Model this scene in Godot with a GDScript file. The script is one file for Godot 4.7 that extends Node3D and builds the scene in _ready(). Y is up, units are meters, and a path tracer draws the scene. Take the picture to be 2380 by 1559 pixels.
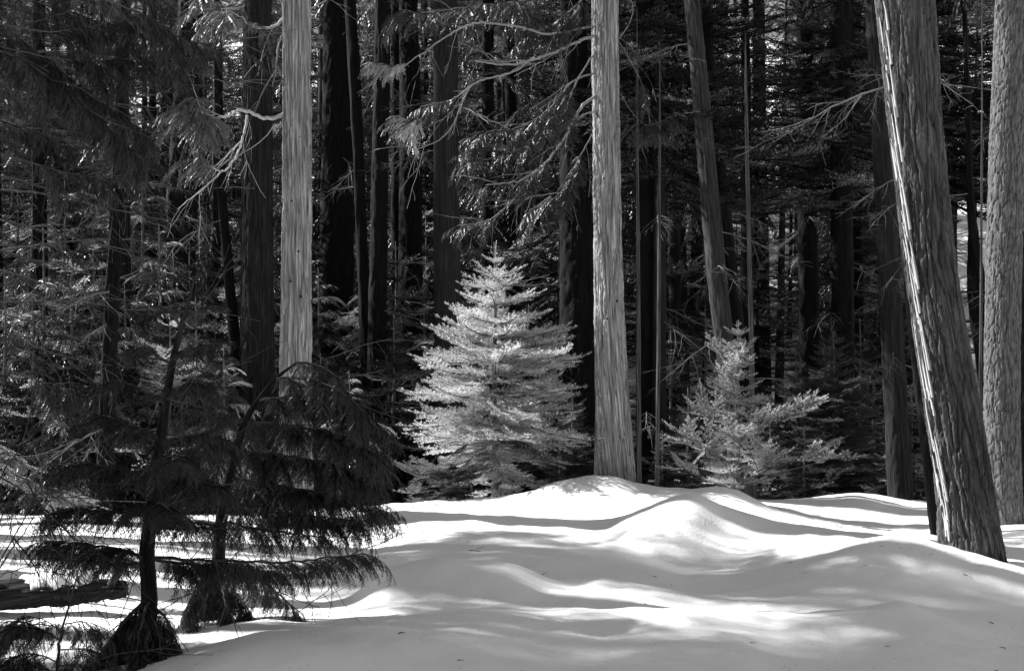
extends Node3D
# A snowy clearing at the edge of a dark conifer forest, low sun from behind the trees on one side.

const K := 3269.0        # survey units per unit of view tangent
const EYE := 2.2
const CX := 1190.0
const CY := 779.5

var rng := RandomNumberGenerator.new()
var to_sun := Vector3(-0.94 * cos(deg_to_rad(36.0)), sin(deg_to_rad(36.0)), -0.342 * cos(deg_to_rad(36.0)))
var names := {}
var M := {}
var B := {}              # bough meshes
var nz := FastNoiseLite.new()
var nfine := FastNoiseLite.new()
var ncell := FastNoiseLite.new()
var ntone := FastNoiseLite.new()
var nsnow := FastNoiseLite.new()

# ---------------------------------------------------------------- helpers
func P(px: float, py: float, d: float) -> Vector3:
	return Vector3((px - CX) / K * d, EYE - (py - CY) / K * d, -d)

func numbered(called: String) -> String:
	if not names.has(called):
		names[called] = 0
		return called
	names[called] += 1
	return "%s_%03d" % [called, names[called]]

func thing(called: String, label: String, category: String, group: String, at: Vector3) -> Node3D:
	var o := Node3D.new()
	o.name = numbered(called)
	add_child(o)
	o.position = at
	o.set_meta("label", label)
	o.set_meta("category", category)
	if group != "":
		o.set_meta("group", group)
	return o

func part(called: String, mesh: Mesh, parent: Node3D, mat: Material = null) -> MeshInstance3D:
	var o := MeshInstance3D.new()
	o.name = called
	o.mesh = mesh
	if mat:
		o.material_override = mat
	parent.add_child(o, true)
	return o

func copies(called: String, mesh: Mesh, list: Array, tints: Array, parent: Node3D) -> MultiMeshInstance3D:
	if list.is_empty():
		return null
	var mm := MultiMesh.new()
	mm.transform_format = MultiMesh.TRANSFORM_3D
	mm.use_colors = true
	mm.mesh = mesh
	mm.instance_count = list.size()
	for i in list.size():
		mm.set_instance_transform(i, list[i])
		var k: float = tints[i]
		mm.set_instance_color(i, Color(k, k, k))
	var o := MultiMeshInstance3D.new()
	o.name = called
	o.multimesh = mm
	o.set_meta("kind", "stuff")
	parent.add_child(o, true)
	return o

class Buf:
	var v := PackedVector3Array()
	var n := PackedVector3Array()
	var c := PackedColorArray()
	func tri(a: Vector3, b: Vector3, d: Vector3, col: float) -> void:
		var m := (d - a).cross(b - a).normalized()
		v.append(a); v.append(b); v.append(d)
		n.append(m); n.append(m); n.append(m)
		var k := Color(col, col, col)
		c.append(k); c.append(k); c.append(k)
	func tube(path: PackedVector3Array, r0: float, r1: float, sides: int, col: float) -> void:
		var m := path.size()
		var rings: Array[PackedVector3Array] = []
		var norms: Array[PackedVector3Array] = []
		for i in m:
			var t := (path[mini(i + 1, m - 1)] - path[maxi(i - 1, 0)]).normalized()
			var a := t.cross(Vector3.UP if absf(t.y) < 0.9 else Vector3.RIGHT).normalized()
			var b := t.cross(a)
			var r := lerpf(r0, r1, float(i) / float(m - 1))
			var ring := PackedVector3Array()
			var nn := PackedVector3Array()
			for s in sides:
				var th := TAU * s / sides
				var w := a * cos(th) + b * sin(th)
				ring.append(path[i] + w * r)
				nn.append(w)
			rings.append(ring)
			norms.append(nn)
		var k := Color(col, col, col)
		for i in m - 1:
			for s in sides:
				var s2 := (s + 1) % sides
				v.append(rings[i][s]); v.append(rings[i + 1][s]); v.append(rings[i][s2])
				v.append(rings[i][s2]); v.append(rings[i + 1][s]); v.append(rings[i + 1][s2])
				n.append(norms[i][s]); n.append(norms[i + 1][s]); n.append(norms[i][s2])
				n.append(norms[i][s2]); n.append(norms[i + 1][s]); n.append(norms[i + 1][s2])
				for q in 6:
					c.append(k)
	func into(mesh: ArrayMesh, mat: Material) -> ArrayMesh:
		if v.is_empty():
			return mesh
		var a := []
		a.resize(Mesh.ARRAY_MAX)
		a[Mesh.ARRAY_VERTEX] = v
		a[Mesh.ARRAY_NORMAL] = n
		a[Mesh.ARRAY_COLOR] = c
		mesh.add_surface_from_arrays(Mesh.PRIMITIVE_TRIANGLES, a)
		mesh.surface_set_material(mesh.get_surface_count() - 1, mat)
		return mesh

func spline(p: PackedVector3Array, per: int) -> PackedVector3Array:
	var out := PackedVector3Array()
	var m := p.size()
	for i in m - 1:
		var a := p[maxi(i - 1, 0)]
		var b := p[i]
		var c := p[i + 1]
		var d := p[mini(i + 2, m - 1)]
		for k in per:
			out.append(b.cubic_interpolate(c, a, d, float(k) / per))
	out.append(p[m - 1])
	return out

func trunk_spline(p: PackedVector3Array, per: int) -> PackedVector3Array:
	var out := PackedVector3Array()
	var m := p.size()
	for i in m - 1:
		var a := p[i - 1] if i > 0 else p[0] * 2.0 - p[1]
		var b := p[i]
		var c := p[i + 1]
		var d := p[i + 2] if i + 2 < m else c * 2.0 - b
		var t1 := maxf(b.distance_to(c), 1e-4)
		for k in per:
			out.append(b.cubic_interpolate_in_time(c, a, d, float(k) / per, t1, -maxf(a.distance_to(b), 1e-4), t1 + maxf(c.distance_to(d), 1e-4)))
	out.append(p[m - 1])
	return out

func aim(dir: Vector3, up: Vector3, s: float, at: Vector3) -> Transform3D:
	var x := dir.normalized()
	var z := x.cross(up)
	if z.length() < 0.01:
		z = x.cross(Vector3.RIGHT)
	z = z.normalized()
	var y := z.cross(x)
	return Transform3D(Basis(x * s, y * s, z * s), at)

# ---------------------------------------------------------------- terrain
var row_d: Array[float] = []
var row_t: Array[PackedFloat32Array] = []
const COLS := [-200, 0, 200, 400, 600, 800, 900, 1000, 1100, 1200, 1300, 1400, 1500, 1600, 1700, 1800, 1900, 2000, 2100, 2200, 2300, 2400, 2600]

func add_row(d: float, py: Array) -> void:
	row_d.append(d)
	var t := PackedFloat32Array()
	for k in 281:
		var px := -200.0 + k * 10.0
		var i := 0
		while i < COLS.size() - 2 and COLS[i + 1] <= px:
			i += 1
		var x0: float = COLS[i]
		var x1: float = COLS[i + 1]
		var w := clampf((px - x0) / (x1 - x0), 0.0, 1.0)
		var a: float = py[i]
		var b: float = py[i + 1]
		var sa: float = (b - a) if i == 0 else (b - py[i - 1]) / (x1 - COLS[i - 1]) * (x1 - x0)
		var sb: float = (b - a) if i + 2 >= COLS.size() else (py[i + 2] - a) / (COLS[i + 2] - x0) * (x1 - x0)
		var w2 := w * w
		var w3 := w2 * w
		var y := (2 * w3 - 3 * w2 + 1) * a + (w3 - 2 * w2 + w) * sa + (-2 * w3 + 3 * w2) * b + (w3 - w2) * sb
		t.append(EYE - (y - CY) / K * d)
	row_t.append(t)

func flat_row(d: float, y: float) -> void:
	row_d.append(d)
	var t := PackedFloat32Array()
	t.resize(281)
	t.fill(y)
	row_t.append(t)

func terrain_rows() -> void:
	flat_row(0.0, 0.1)
	flat_row(5.5, 0.1)
	add_row(8.0, [1690, 1690, 1690, 1675, 1660, 1655, 1655, 1655, 1655, 1660, 1660, 1660, 1660, 1655, 1650, 1650, 1650, 1650, 1650, 1655, 1660, 1660, 1660])
	add_row(9.6, [1580, 1575, 1560, 1524, 1474, 1460, 1466, 1476, 1486, 1496, 1502, 1500, 1490, 1482, 1478, 1500, 1510, 1505, 1500, 1505, 1510, 1515, 1520])
	add_row(10.3, [1560, 1560, 1545, 1506, 1474, 1452, 1446, 1446, 1450, 1456, 1462, 1462, 1452, 1440, 1444, 1455, 1450, 1445, 1445, 1460, 1480, 1492, 1500])
	add_row(10.9, [1510, 1510, 1500, 1470, 1445, 1436, 1430, 1428, 1426, 1428, 1430, 1425, 1418, 1414, 1415, 1417, 1418, 1417, 1405, 1438, 1463, 1478, 1490])
	add_row(11.7, [1450, 1450, 1445, 1440, 1435, 1425, 1400, 1392, 1392, 1396, 1400, 1400, 1403, 1420, 1432, 1432, 1430, 1428, 1420, 1430, 1442, 1455, 1465])
	add_row(12.5, [1405, 1405, 1400, 1405, 1412, 1394, 1324, 1300, 1306, 1314, 1344, 1343, 1364, 1386, 1392, 1386, 1374, 1366, 1370, 1379, 1387, 1396, 1405])
	add_row(13.1, [1372, 1372, 1372, 1374, 1385, 1388, 1358, 1346, 1346, 1344, 1350, 1350, 1362, 1376, 1372, 1350, 1330, 1312, 1308, 1318, 1330, 1345, 1360])
	add_row(13.8, [1340, 1340, 1340, 1346, 1358, 1345, 1335, 1322, 1318, 1316, 1318, 1320, 1326, 1344, 1344, 1325, 1292, 1262, 1245, 1272, 1300, 1322, 1340])
	add_row(14.8, [1300, 1300, 1300, 1310, 1315, 1305, 1290, 1280, 1275, 1275, 1278, 1285, 1297, 1312, 1304, 1280, 1262, 1256, 1262, 1280, 1292, 1300, 1310])
	add_row(16.0, [1265, 1265, 1260, 1265, 1270, 1262, 1255, 1240, 1232, 1232, 1237, 1238, 1186, 1152, 1192, 1222, 1226, 1234, 1246, 1252, 1247, 1242, 1240])
	add_row(17.2, [1245, 1245, 1240, 1245, 1243, 1222, 1212, 1205, 1202, 1203, 1202, 1200, 1186, 1174, 1185, 1196, 1208, 1228, 1240, 1246, 1238, 1232, 1230])
	add_row(19.0, [1218, 1218, 1212, 1215, 1218, 1190, 1170, 1164, 1161, 1148, 1120, 1108, 1131, 1136, 1134, 1180, 1212, 1226, 1229, 1229, 1223, 1216, 1210])
	add_row(20.5, [1205, 1205, 1200, 1200, 1198, 1182, 1176, 1174, 1170, 1164, 1150, 1142, 1150, 1154, 1156, 1182, 1200, 1209, 1212, 1210, 1204, 1198, 1195])
	add_row(22.5, [1196, 1195, 1195, 1195, 1192, 1180, 1180, 1180, 1176, 1172, 1168, 1164, 1162, 1161, 1160, 1161, 1156, 1147, 1159, 1170, 1180, 1184, 1185])
	flat_row(25.5, -0.95)
	flat_row(29.0, -1.5)
	flat_row(35.0, -1.4)
	flat_row(44.0, -0.2)
	flat_row(56.0, 2.6)
	flat_row(72.0, 7.8)
	flat_row(95.0, 15.5)
	flat_row(130.0, 26.0)
	flat_row(220.0, 48.0)
	flat_row(420.0, 72.0)

func row_y(i: int, px: float) -> float:
	var f := clampf((px + 200.0) / 10.0, 0.0, 279.999)
	var k := int(f)
	var t := row_t[i]
	return lerpf(t[k], t[k + 1], f - k)

func ground(x: float, z: float) -> float:
	var d := clampf(-z, 0.0, 419.0)
	var px := x / maxf(d, 5.0) * K + CX
	var i := 0
	while i < row_d.size() - 2 and row_d[i + 1] <= d:
		i += 1
	var h := row_d[i + 1] - row_d[i]
	var w := (d - row_d[i]) / h
	var a := row_y(i, px)
	var b := row_y(i + 1, px)
	var sa := 0.0
	var sb := 0.0
	if i > 0:
		sa = (b - row_y(i - 1, px)) / (row_d[i + 1] - row_d[i - 1]) * h
	if i + 2 < row_d.size():
		sb = (row_y(i + 2, px) - a) / (row_d[i + 2] - row_d[i]) * h
	var w2 := w * w
	var w3 := w2 * w
	var y := (2 * w3 - 3 * w2 + 1) * a + (w3 - 2 * w2 + w) * sa + (-2 * w3 + 3 * w2) * b + (w3 - w2) * sb
	var far := smoothstep(22.0, 40.0, d)
	y += nsnow.get_noise_2d(x * 30.0, z * 30.0) * lerpf(0.035, 0.12, far)
	y += nsnow.get_noise_2d(x * 110.0 + 50.0, z * 110.0) * 0.015
	if far > 0.0:
		y += nsnow.get_noise_2d(x * 5.0, z * 5.0) * 0.8 * far
	return y

func build_ground() -> void:
	var th: Array[float] = []
	var a := -180.0
	while a < 179.9:
		th.append(a)
		a += 0.14 if absf(a) < 23.0 else (1.0 if absf(a) < 40.0 else 5.0)
	th.append(180.0)
	var rad: Array[float] = [0.4, 1.5, 3.0, 4.5, 5.5, 6.5]
	var r := 7.0
	while r < 24.5:
		rad.append(r)
		r += 0.065 + (r - 7.0) * 0.004
	while r < 420.0:
		rad.append(r)
		r *= 1.035
	var nt := th.size()
	var nr := rad.size()
	var v := PackedVector3Array()
	v.resize(nt * nr)
	for j in nr:
		for i in nt:
			var q := deg_to_rad(th[i])
			var x := rad[j] * sin(q)
			var z := -rad[j] * cos(q)
			v[j * nt + i] = Vector3(x, ground(x, z), z)
	var n := PackedVector3Array()
	n.resize(nt * nr)
	for j in nr:
		for i in nt:
			var du := v[j * nt + mini(i + 1, nt - 1)] - v[j * nt + maxi(i - 1, 0)]
			var dv := v[mini(j + 1, nr - 1) * nt + i] - v[maxi(j - 1, 0) * nt + i]
			n[j * nt + i] = du.cross(dv).normalized() if du.cross(dv).y > 0 else dv.cross(du).normalized()
	var idx := PackedInt32Array()
	for j in nr - 1:
		for i in nt - 1:
			var p := j * nt + i
			idx.append_array([p, p + nt, p + 1, p + 1, p + nt, p + nt + 1])
	for i in nt - 2:
		idx.append_array([0, i + 1, i + 2])
	var arr := []
	arr.resize(Mesh.ARRAY_MAX)
	arr[Mesh.ARRAY_VERTEX] = v
	arr[Mesh.ARRAY_NORMAL] = n
	arr[Mesh.ARRAY_INDEX] = idx
	var mesh := ArrayMesh.new()
	mesh.add_surface_from_arrays(Mesh.PRIMITIVE_TRIANGLES, arr)
	var o := part("snow_ground", mesh, self, M.snow)
	o.set_meta("kind", "structure")
	o.set_meta("label", "deep wind-smoothed snow rolling from the clearing up to the wooded hillside")

# ---------------------------------------------------------------- sun gaps: where boughs high up leave the light through
const LIT := [
	[1050, 1190, 190, 32], [930, 1222, 130, 30], [1385, 1126, 115, 20], [1640, 1150, 120, 24], [1345, 1213, 55, 14], [960, 1268, 120, 26],
	[1230, 1292, 60, 14], [1120, 1385, 105, 20], [950, 1432, 120, 22], [1430, 1385, 95, 26], [1620, 1400, 150, 18], [1890, 1445, 190, 42],
	[2090, 1425, 90, 22], [2200, 1385, 190, 16], [2000, 1166, 200, 18], [2100, 1250, 130, 14], [2350, 1265, 70, 40], [560, 1472, 180, 34],
	[450, 1270, 130, 40], [150, 1275, 210, 48], [740, 1228, 120, 36], [1960, 1508, 110, 14], [1250, 1440, 80, 16], [1560, 1475, 90, 14], [1760, 1300, 60, 14], [1050, 1265, 70, 12], [1300, 1500, 70, 8], [1000, 1518, 120, 7], [1450, 1530, 120, 7], [1760, 1542, 120, 7], [2260, 1512, 80, 9], [700,1340,90,26],
]
# x, z, half width, low, high, how surely boughs keep clear of the line to the sun
var LITOBJ := []

func shades(p: Vector3) -> bool:
	var t := (p.y - 0.1) / to_sun.y
	var q := p - to_sun * t
	if -q.z > 7.5 and -q.z < 26.0:
		t = (p.y - ground(q.x, q.z)) / to_sun.y
		q = p - to_sun * t
		var d := -q.z
		if d > 7.5 and d < 25.0:
			var px := q.x / d * K + CX
			var py := CY - (q.y - EYE) / d * K
			for e in LIT:
				var ex: float = (px - e[0]) / e[2]
				var ey: float = (py - e[1]) / e[3]
				if ex * ex + ey * ey < 1.7:
					return true
	return false

func blocks(p: Vector3) -> float:
	var hx := 0.94
	var hz := 0.342
	var worst := 0.0
	for o in LITOBJ:
		var dx: float = p.x - o[0]
		var dz: float = p.z - o[1]
		var u := dx * -hx + dz * -hz
		if u < 0.8:
			continue
		var w := absf(dx * hz - dz * hx)
		var h := p.y - u * 0.7265
		if w < o[2] + 0.5 and h > o[3] - 0.3 and h < o[4] + 0.3:
			worst = maxf(worst, o[5])
	return worst

func lets_sun(at: Vector3, dir: Vector3, length: float) -> bool:
	for k in 3:
		var p := at + dir * (length * (0.2 + 0.4 * k))
		if shades(p):
			return false
	var worst := 0.0
	for k in 3:
		worst = maxf(worst, blocks(at + dir * (length * (0.15 + 0.4 * k))))
	return rng.randf() >= worst

# a trunk stands aside when its shadow would stripe one of the sunlit trees
func aside(x: float, z: float) -> float:
	for k in 12:
		var bad := false
		for o in LITOBJ:
			if o[5] < 0.99:
				continue
			var dx: float = x - o[0]
			var dz: float = z - o[1]
			var u := dx * -0.94 + dz * -0.342
			if u > 0.8 and u < 34.0 and absf(dx * 0.342 - dz * 0.94) < o[2] * 0.8 + 0.25:
				bad = true
		if not bad:
			return z
		z -= 0.45
	return z

# ---------------------------------------------------------------- materials
func noise_tex(freq: float, octaves: int, bump: bool, strength: float, size: int, sd: int, low := 0.6) -> NoiseTexture2D:
	var f := FastNoiseLite.new()
	f.seed = sd
	f.noise_type = FastNoiseLite.TYPE_SIMPLEX_SMOOTH
	f.frequency = freq
	f.fractal_octaves = octaves
	var t := NoiseTexture2D.new()
	t.width = size
	t.height = size
	t.seamless = true
	t.noise = f
	if bump:
		t.as_normal_map = true
		t.bump_strength = strength
	else:
		var g := Gradient.new()
		g.set_color(0, Color(low, low, low))
		g.set_color(1, Color(1, 1, 1))
		t.color_ramp = g
	return t

func grey(k: float) -> Color:
	return Color(k, k, k).linear_to_srgb()

func make_materials() -> void:
	var s := StandardMaterial3D.new()
	s.resource_name = "snow"
	s.albedo_color = grey(0.86)
	s.roughness = 0.75
	s.metallic_specular = 0.35
	s.normal_enabled = true
	s.normal_texture = noise_tex(0.035, 4, true, 6.0, 512, 5)
	s.normal_scale = 0.32
	s.uv1_triplanar = true
	s.uv1_world_triplanar = true
	s.uv1_scale = Vector3(1.3, 1.3, 1.3)
	M.snow = s
	var fibre := noise_tex(0.02, 4, true, 10.0, 512, 11)
	var streak := noise_tex(0.018, 4, false, 0.0, 512, 12, 0.45)
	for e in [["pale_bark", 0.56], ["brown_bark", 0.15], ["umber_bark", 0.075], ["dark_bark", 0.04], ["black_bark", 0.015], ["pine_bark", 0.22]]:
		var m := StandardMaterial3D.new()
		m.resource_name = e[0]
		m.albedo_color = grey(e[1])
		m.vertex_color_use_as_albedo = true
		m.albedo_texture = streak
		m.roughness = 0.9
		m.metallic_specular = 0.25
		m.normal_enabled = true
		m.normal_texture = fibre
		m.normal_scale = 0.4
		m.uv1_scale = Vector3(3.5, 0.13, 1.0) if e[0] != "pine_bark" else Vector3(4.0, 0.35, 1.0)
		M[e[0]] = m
	for e in [["needles", 1.0], ["cedar_leaves", 0.5]]:
		var m := StandardMaterial3D.new()
		m.resource_name = e[0]
		m.albedo_color = Color.WHITE
		m.vertex_color_use_as_albedo = true
		m.roughness = 0.38
		m.metallic_specular = 0.5
		m.backlight_enabled = true
		m.backlight = grey(e[1])
		M[e[0]] = m
	var w := StandardMaterial3D.new()
	w.resource_name = "twig_bark"
	w.albedo_color = Color.WHITE
	w.vertex_color_use_as_albedo = true
	w.roughness = 0.85
	w.metallic_specular = 0.3
	M.wood = w

# ---------------------------------------------------------------- boughs
func fir_shoot(f: Buf, w: Buf, p: Vector3, dir: Vector3, up: Vector3, length: float, nl: float, gap: float, nw: float, tone: float) -> void:
	var side := dir.cross(up).normalized()
	var m := maxi(2, int(length / gap))
	var tip := p + dir * length + up * length * 0.05
	for k in m:
		var t := (k + rng.randf()) / m
		var q := p + dir * (length * t) + up * (length * 0.05 * t * t)
		var l := nl * (1.0 - 0.35 * t) * rng.randf_range(0.8, 1.15)
		for s in [-1.0, 1.0, 0.0]:
			if s == 0.0 and k % 2 == 1:
				continue
			var nd: Vector3 = (dir * rng.randf_range(0.35, 0.7) + side * (s * 0.8) + up * (rng.randf_range(-0.3, 0.7) if s != 0.0 else 0.9)).normalized()
			var wv := nd.cross(up + side * rng.randf_range(-0.6, 0.6)).normalized() * nw
			f.tri(q - wv, q + wv, q + nd * l, tone * rng.randf_range(0.75, 1.25))
	if w:
		w.tube(PackedVector3Array([p, tip]), nw * 0.9, nw * 0.4, 3, 0.06)

func fir_bough(L: float, gap_shoot: float, nl: float, gap: float, nw: float, droop: float, wide: float, detail: bool) -> ArrayMesh:
	var f := Buf.new()
	var w := Buf.new()
	var axis := PackedVector3Array()
	var bend := rng.randf_range(-0.06, 0.06)
	for k in 7:
		var t := k / 6.0
		axis.append(Vector3(L * t, -droop * L * sin(t * PI * 0.75) + 0.06 * L * t * t, bend * L * t * t))
	w.tube(axis, 0.009 * L + 0.003, 0.0025, 4, 0.07)
	var m := int(L / gap_shoot)
	for k in m:
		var t := (k + 0.6) / m
		var i := mini(int(t * 6.0), 5)
		var q := axis[i].lerp(axis[i + 1], t * 6.0 - i)
		var dir := (axis[i + 1] - axis[i]).normalized()
		for s in [-1.0, 1.0]:
			var ang := deg_to_rad(rng.randf_range(42, 58))
			var l: float = wide * L * (0.25 + 0.75 * sin(PI * clampf(t * 0.85 + 0.18, 0, 1))) * rng.randf_range(0.75, 1.1) * (1.0 if t < 0.8 else 0.6)
			var sd: Vector3 = (dir * cos(ang) + Vector3(0, rng.randf_range(-0.2, 0.35), s * sin(ang))).normalized()
			var tone := rng.randf_range(0.85, 1.15)
			fir_shoot(f, w, q, sd, Vector3.UP, l, nl, gap, nw, tone)
			if detail and l > 0.16:
				for j in int(l / 0.11):
					var u := (j + 0.6) * 0.11 / l
					for s2 in [-1.0, 1.0]:
						var sd2: Vector3 = (sd * 0.75 + sd.cross(Vector3.UP) * s2 * 0.66).normalized()
						fir_shoot(f, null, q + sd * (l * u), sd2, Vector3.UP, l * (1.0 - u) * 0.55 + 0.02, nl, gap, nw, tone)
	fir_shoot(f, w, axis[5], (axis[6] - axis[5]).normalized(), Vector3.UP, L / 6.0 + 0.03, nl, gap, nw, 1.1)
	for k in 5:
		fir_shoot(f, null, axis[k], (axis[k + 1] - axis[k]).normalized(), Vector3.UP, L / 6.0, nl, gap * 1.4, nw, 0.9)
	var mesh := ArrayMesh.new()
	f.into(mesh, M.needles)
	w.into(mesh, M.wood)
	return mesh

func cedar_bough(L: float, twigs: int, gap: float, sl: float, sw: float, droop: float) -> ArrayMesh:
	var f := Buf.new()
	var w := Buf.new()
	var axis := PackedVector3Array()
	var bend := rng.randf_range(-0.15, 0.15)
	for k in 9:
		var t := k / 8.0
		axis.append(Vector3(L * t * (1.0 - 0.15 * t), 0.10 * L * sin(t * PI * 0.9) - droop * L * t * t, bend * L * t * t))
	w.tube(axis, 0.007 * L + 0.002, 0.002, 4, 0.08)
	for k in twigs:
		var t := 0.08 + 0.92 * (k + rng.randf() * 0.8) / twigs
		var i := mini(int(t * 8.0), 7)
		var q := axis[i].lerp(axis[i + 1], t * 8.0 - i)
		var dir := (axis[i + 1] - axis[i]).normalized()
		var s := 1.0 if k % 2 == 0 else -1.0
		var l := L * 0.40 * (1.0 - 0.6 * t) * rng.randf_range(0.55, 1.25) + 0.05 * L
		var td: Vector3 = (dir * rng.randf_range(0.6, 1.0) + Vector3(0, rng.randf_range(-0.45, 0.15), s * rng.randf_range(0.4, 0.8))).normalized()
		var path := PackedVector3Array()
		for j in 6:
			var u := j / 5.0
			path.append(q + td * (l * u) + Vector3(0, -0.35 * l * u * u, 0))
		w.tube(path, 0.003, 0.0012, 3, 0.07)
		var tone := rng.randf_range(0.65, 1.3)
		var plane := Vector3(rng.randf_range(-0.5, 0.5), 1.0, rng.randf_range(-0.5, 0.5)).normalized()
		# lance-shaped flat sprays set along the twig, with gaps between them
		var m := maxi(3, int(l / gap))
		for j in m:
			var u := 0.1 + 0.9 * (j + rng.randf() * 0.5) / m
			var b := mini(int(u * 5.0), 4)
			var c := path[b].lerp(path[b + 1], u * 5.0 - b)
			var pd := (path[b + 1] - path[b]).normalized()
			var sd := pd.cross(plane).normalized()
			var s2 := 1.0 if j % 2 == 0 else -1.0
			var nd: Vector3 = (pd * 0.9 + sd * (s2 * 0.6) + Vector3(0, rng.randf_range(-0.35, 0.0), 0)).normalized()
			var ln := sl * rng.randf_range(0.7, 1.2) * (1.0 - 0.3 * u)
			var e := c + nd * ln + Vector3(0, -0.15 * ln, 0)
			var wv := nd.cross(plane).normalized() * sw
			var tn := tone * rng.randf_range(0.8, 1.2)
			f.tri(c - wv * 0.5, c + wv * 0.5, e, tn)
			var m2 := 6
			for g in m2:
				var v := 0.12 + 0.85 * g / m2
				var c2 := c.lerp(e, v)
				for sg in [-1.0, 1.0]:
					var d2: Vector3 = (nd * 0.85 + nd.cross(plane).normalized() * (sg * 0.5) + Vector3(0, -0.15, 0)).normalized()
					var l2: float = ln * 0.42 * (0.45 + sin(PI * (0.15 + 0.7 * v))) * (1.0 - 0.55 * v)
					f.tri(c2 - wv, c2 + wv, c2 + d2 * l2, tn * rng.randf_range(0.85, 1.15))
	var mesh := ArrayMesh.new()
	f.into(mesh, M.cedar_leaves)
	w.into(mesh, M.wood)
	return mesh

func crooked(p: Vector3, dir: Vector3, l: float, n: int, sag: float, kink: float) -> PackedVector3Array:
	var path := PackedVector3Array([p])
	var d := dir
	for k in n:
		d = (d + Vector3(rng.randf_range(-1, 1), rng.randf_range(-1, 1) - sag, rng.randf_range(-1, 1)) * kink).normalized()
		path.append(path[path.size() - 1] + d * (l / n))
	return path

func bare_bough(L: float, r: float, tone: float, sub: int) -> ArrayMesh:
	var w := Buf.new()
	var main := crooked(Vector3.ZERO, Vector3.RIGHT, L, 8, 0.25, 0.16)
	w.tube(main, r, r * 0.25, 5, tone)
	for k in sub:
		var i := rng.randi_range(1, 7)
		var dir := (main[i + 1] - main[i]).normalized()
		var a := rng.randf() * TAU
		var sd := (dir * 0.7 + Vector3(0.0, cos(a) * 0.6 - 0.25, sin(a)) * 0.8).normalized()
		var tw := crooked(main[i], sd, L * rng.randf_range(0.2, 0.5), 5, 0.2, 0.2)
		w.tube(tw, r * 0.4, r * 0.15, 3, tone * rng.randf_range(0.8, 1.2))
		for q in 3:
			var b := rng.randi_range(1, 4)
			w.tube(crooked(tw[b], (sd + Vector3(rng.randf_range(-1, 1), rng.randf_range(-1, 0.6), rng.randf_range(-1, 1))).normalized(), L * rng.randf_range(0.08, 0.2), 3, 0.2, 0.2), r * 0.2, r * 0.1, 3, tone)
	var mesh := ArrayMesh.new()
	w.into(mesh, M.wood)
	return mesh

func make_boughs() -> void:
	B.fir_small = []
	B.fir_mid = []
	B.fir_big = []
	B.fir_far = []
	B.cedar = []
	B.cedar_far = []
	B.flat = []
	B.bare = []
	for k in 3:
		B.fir_small.append(fir_bough(0.45, 0.075, 0.042, 0.014, 0.0055, 0.02, 0.36, false))
		B.fir_mid.append(fir_bough(0.9, 0.105, 0.05, 0.017, 0.006, 0.06, 0.36, true))
		B.fir_big.append(fir_bough(1.5, 0.13, 0.052, 0.019, 0.0062, 0.10, 0.32, true))
		B.fir_far.append(fir_bough(1.6, 0.11, 0.075, 0.034, 0.009, 0.15, 0.36, false))
		B.cedar.append(cedar_bough(1.0, 19, 0.024, 0.085, 0.0034, 0.22 + 0.12 * k))
		B.cedar_far.append(cedar_bough(1.6, 26, 0.036, 0.085, 0.0048, 0.25 + 0.12 * k))
		B.flat.append(cedar_bough(1.0, 17, 0.026, 0.085, 0.0034, 0.05 + 0.08 * k))
		B.bare.append(bare_bough(1.0, 0.009, 0.10, 9))

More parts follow.
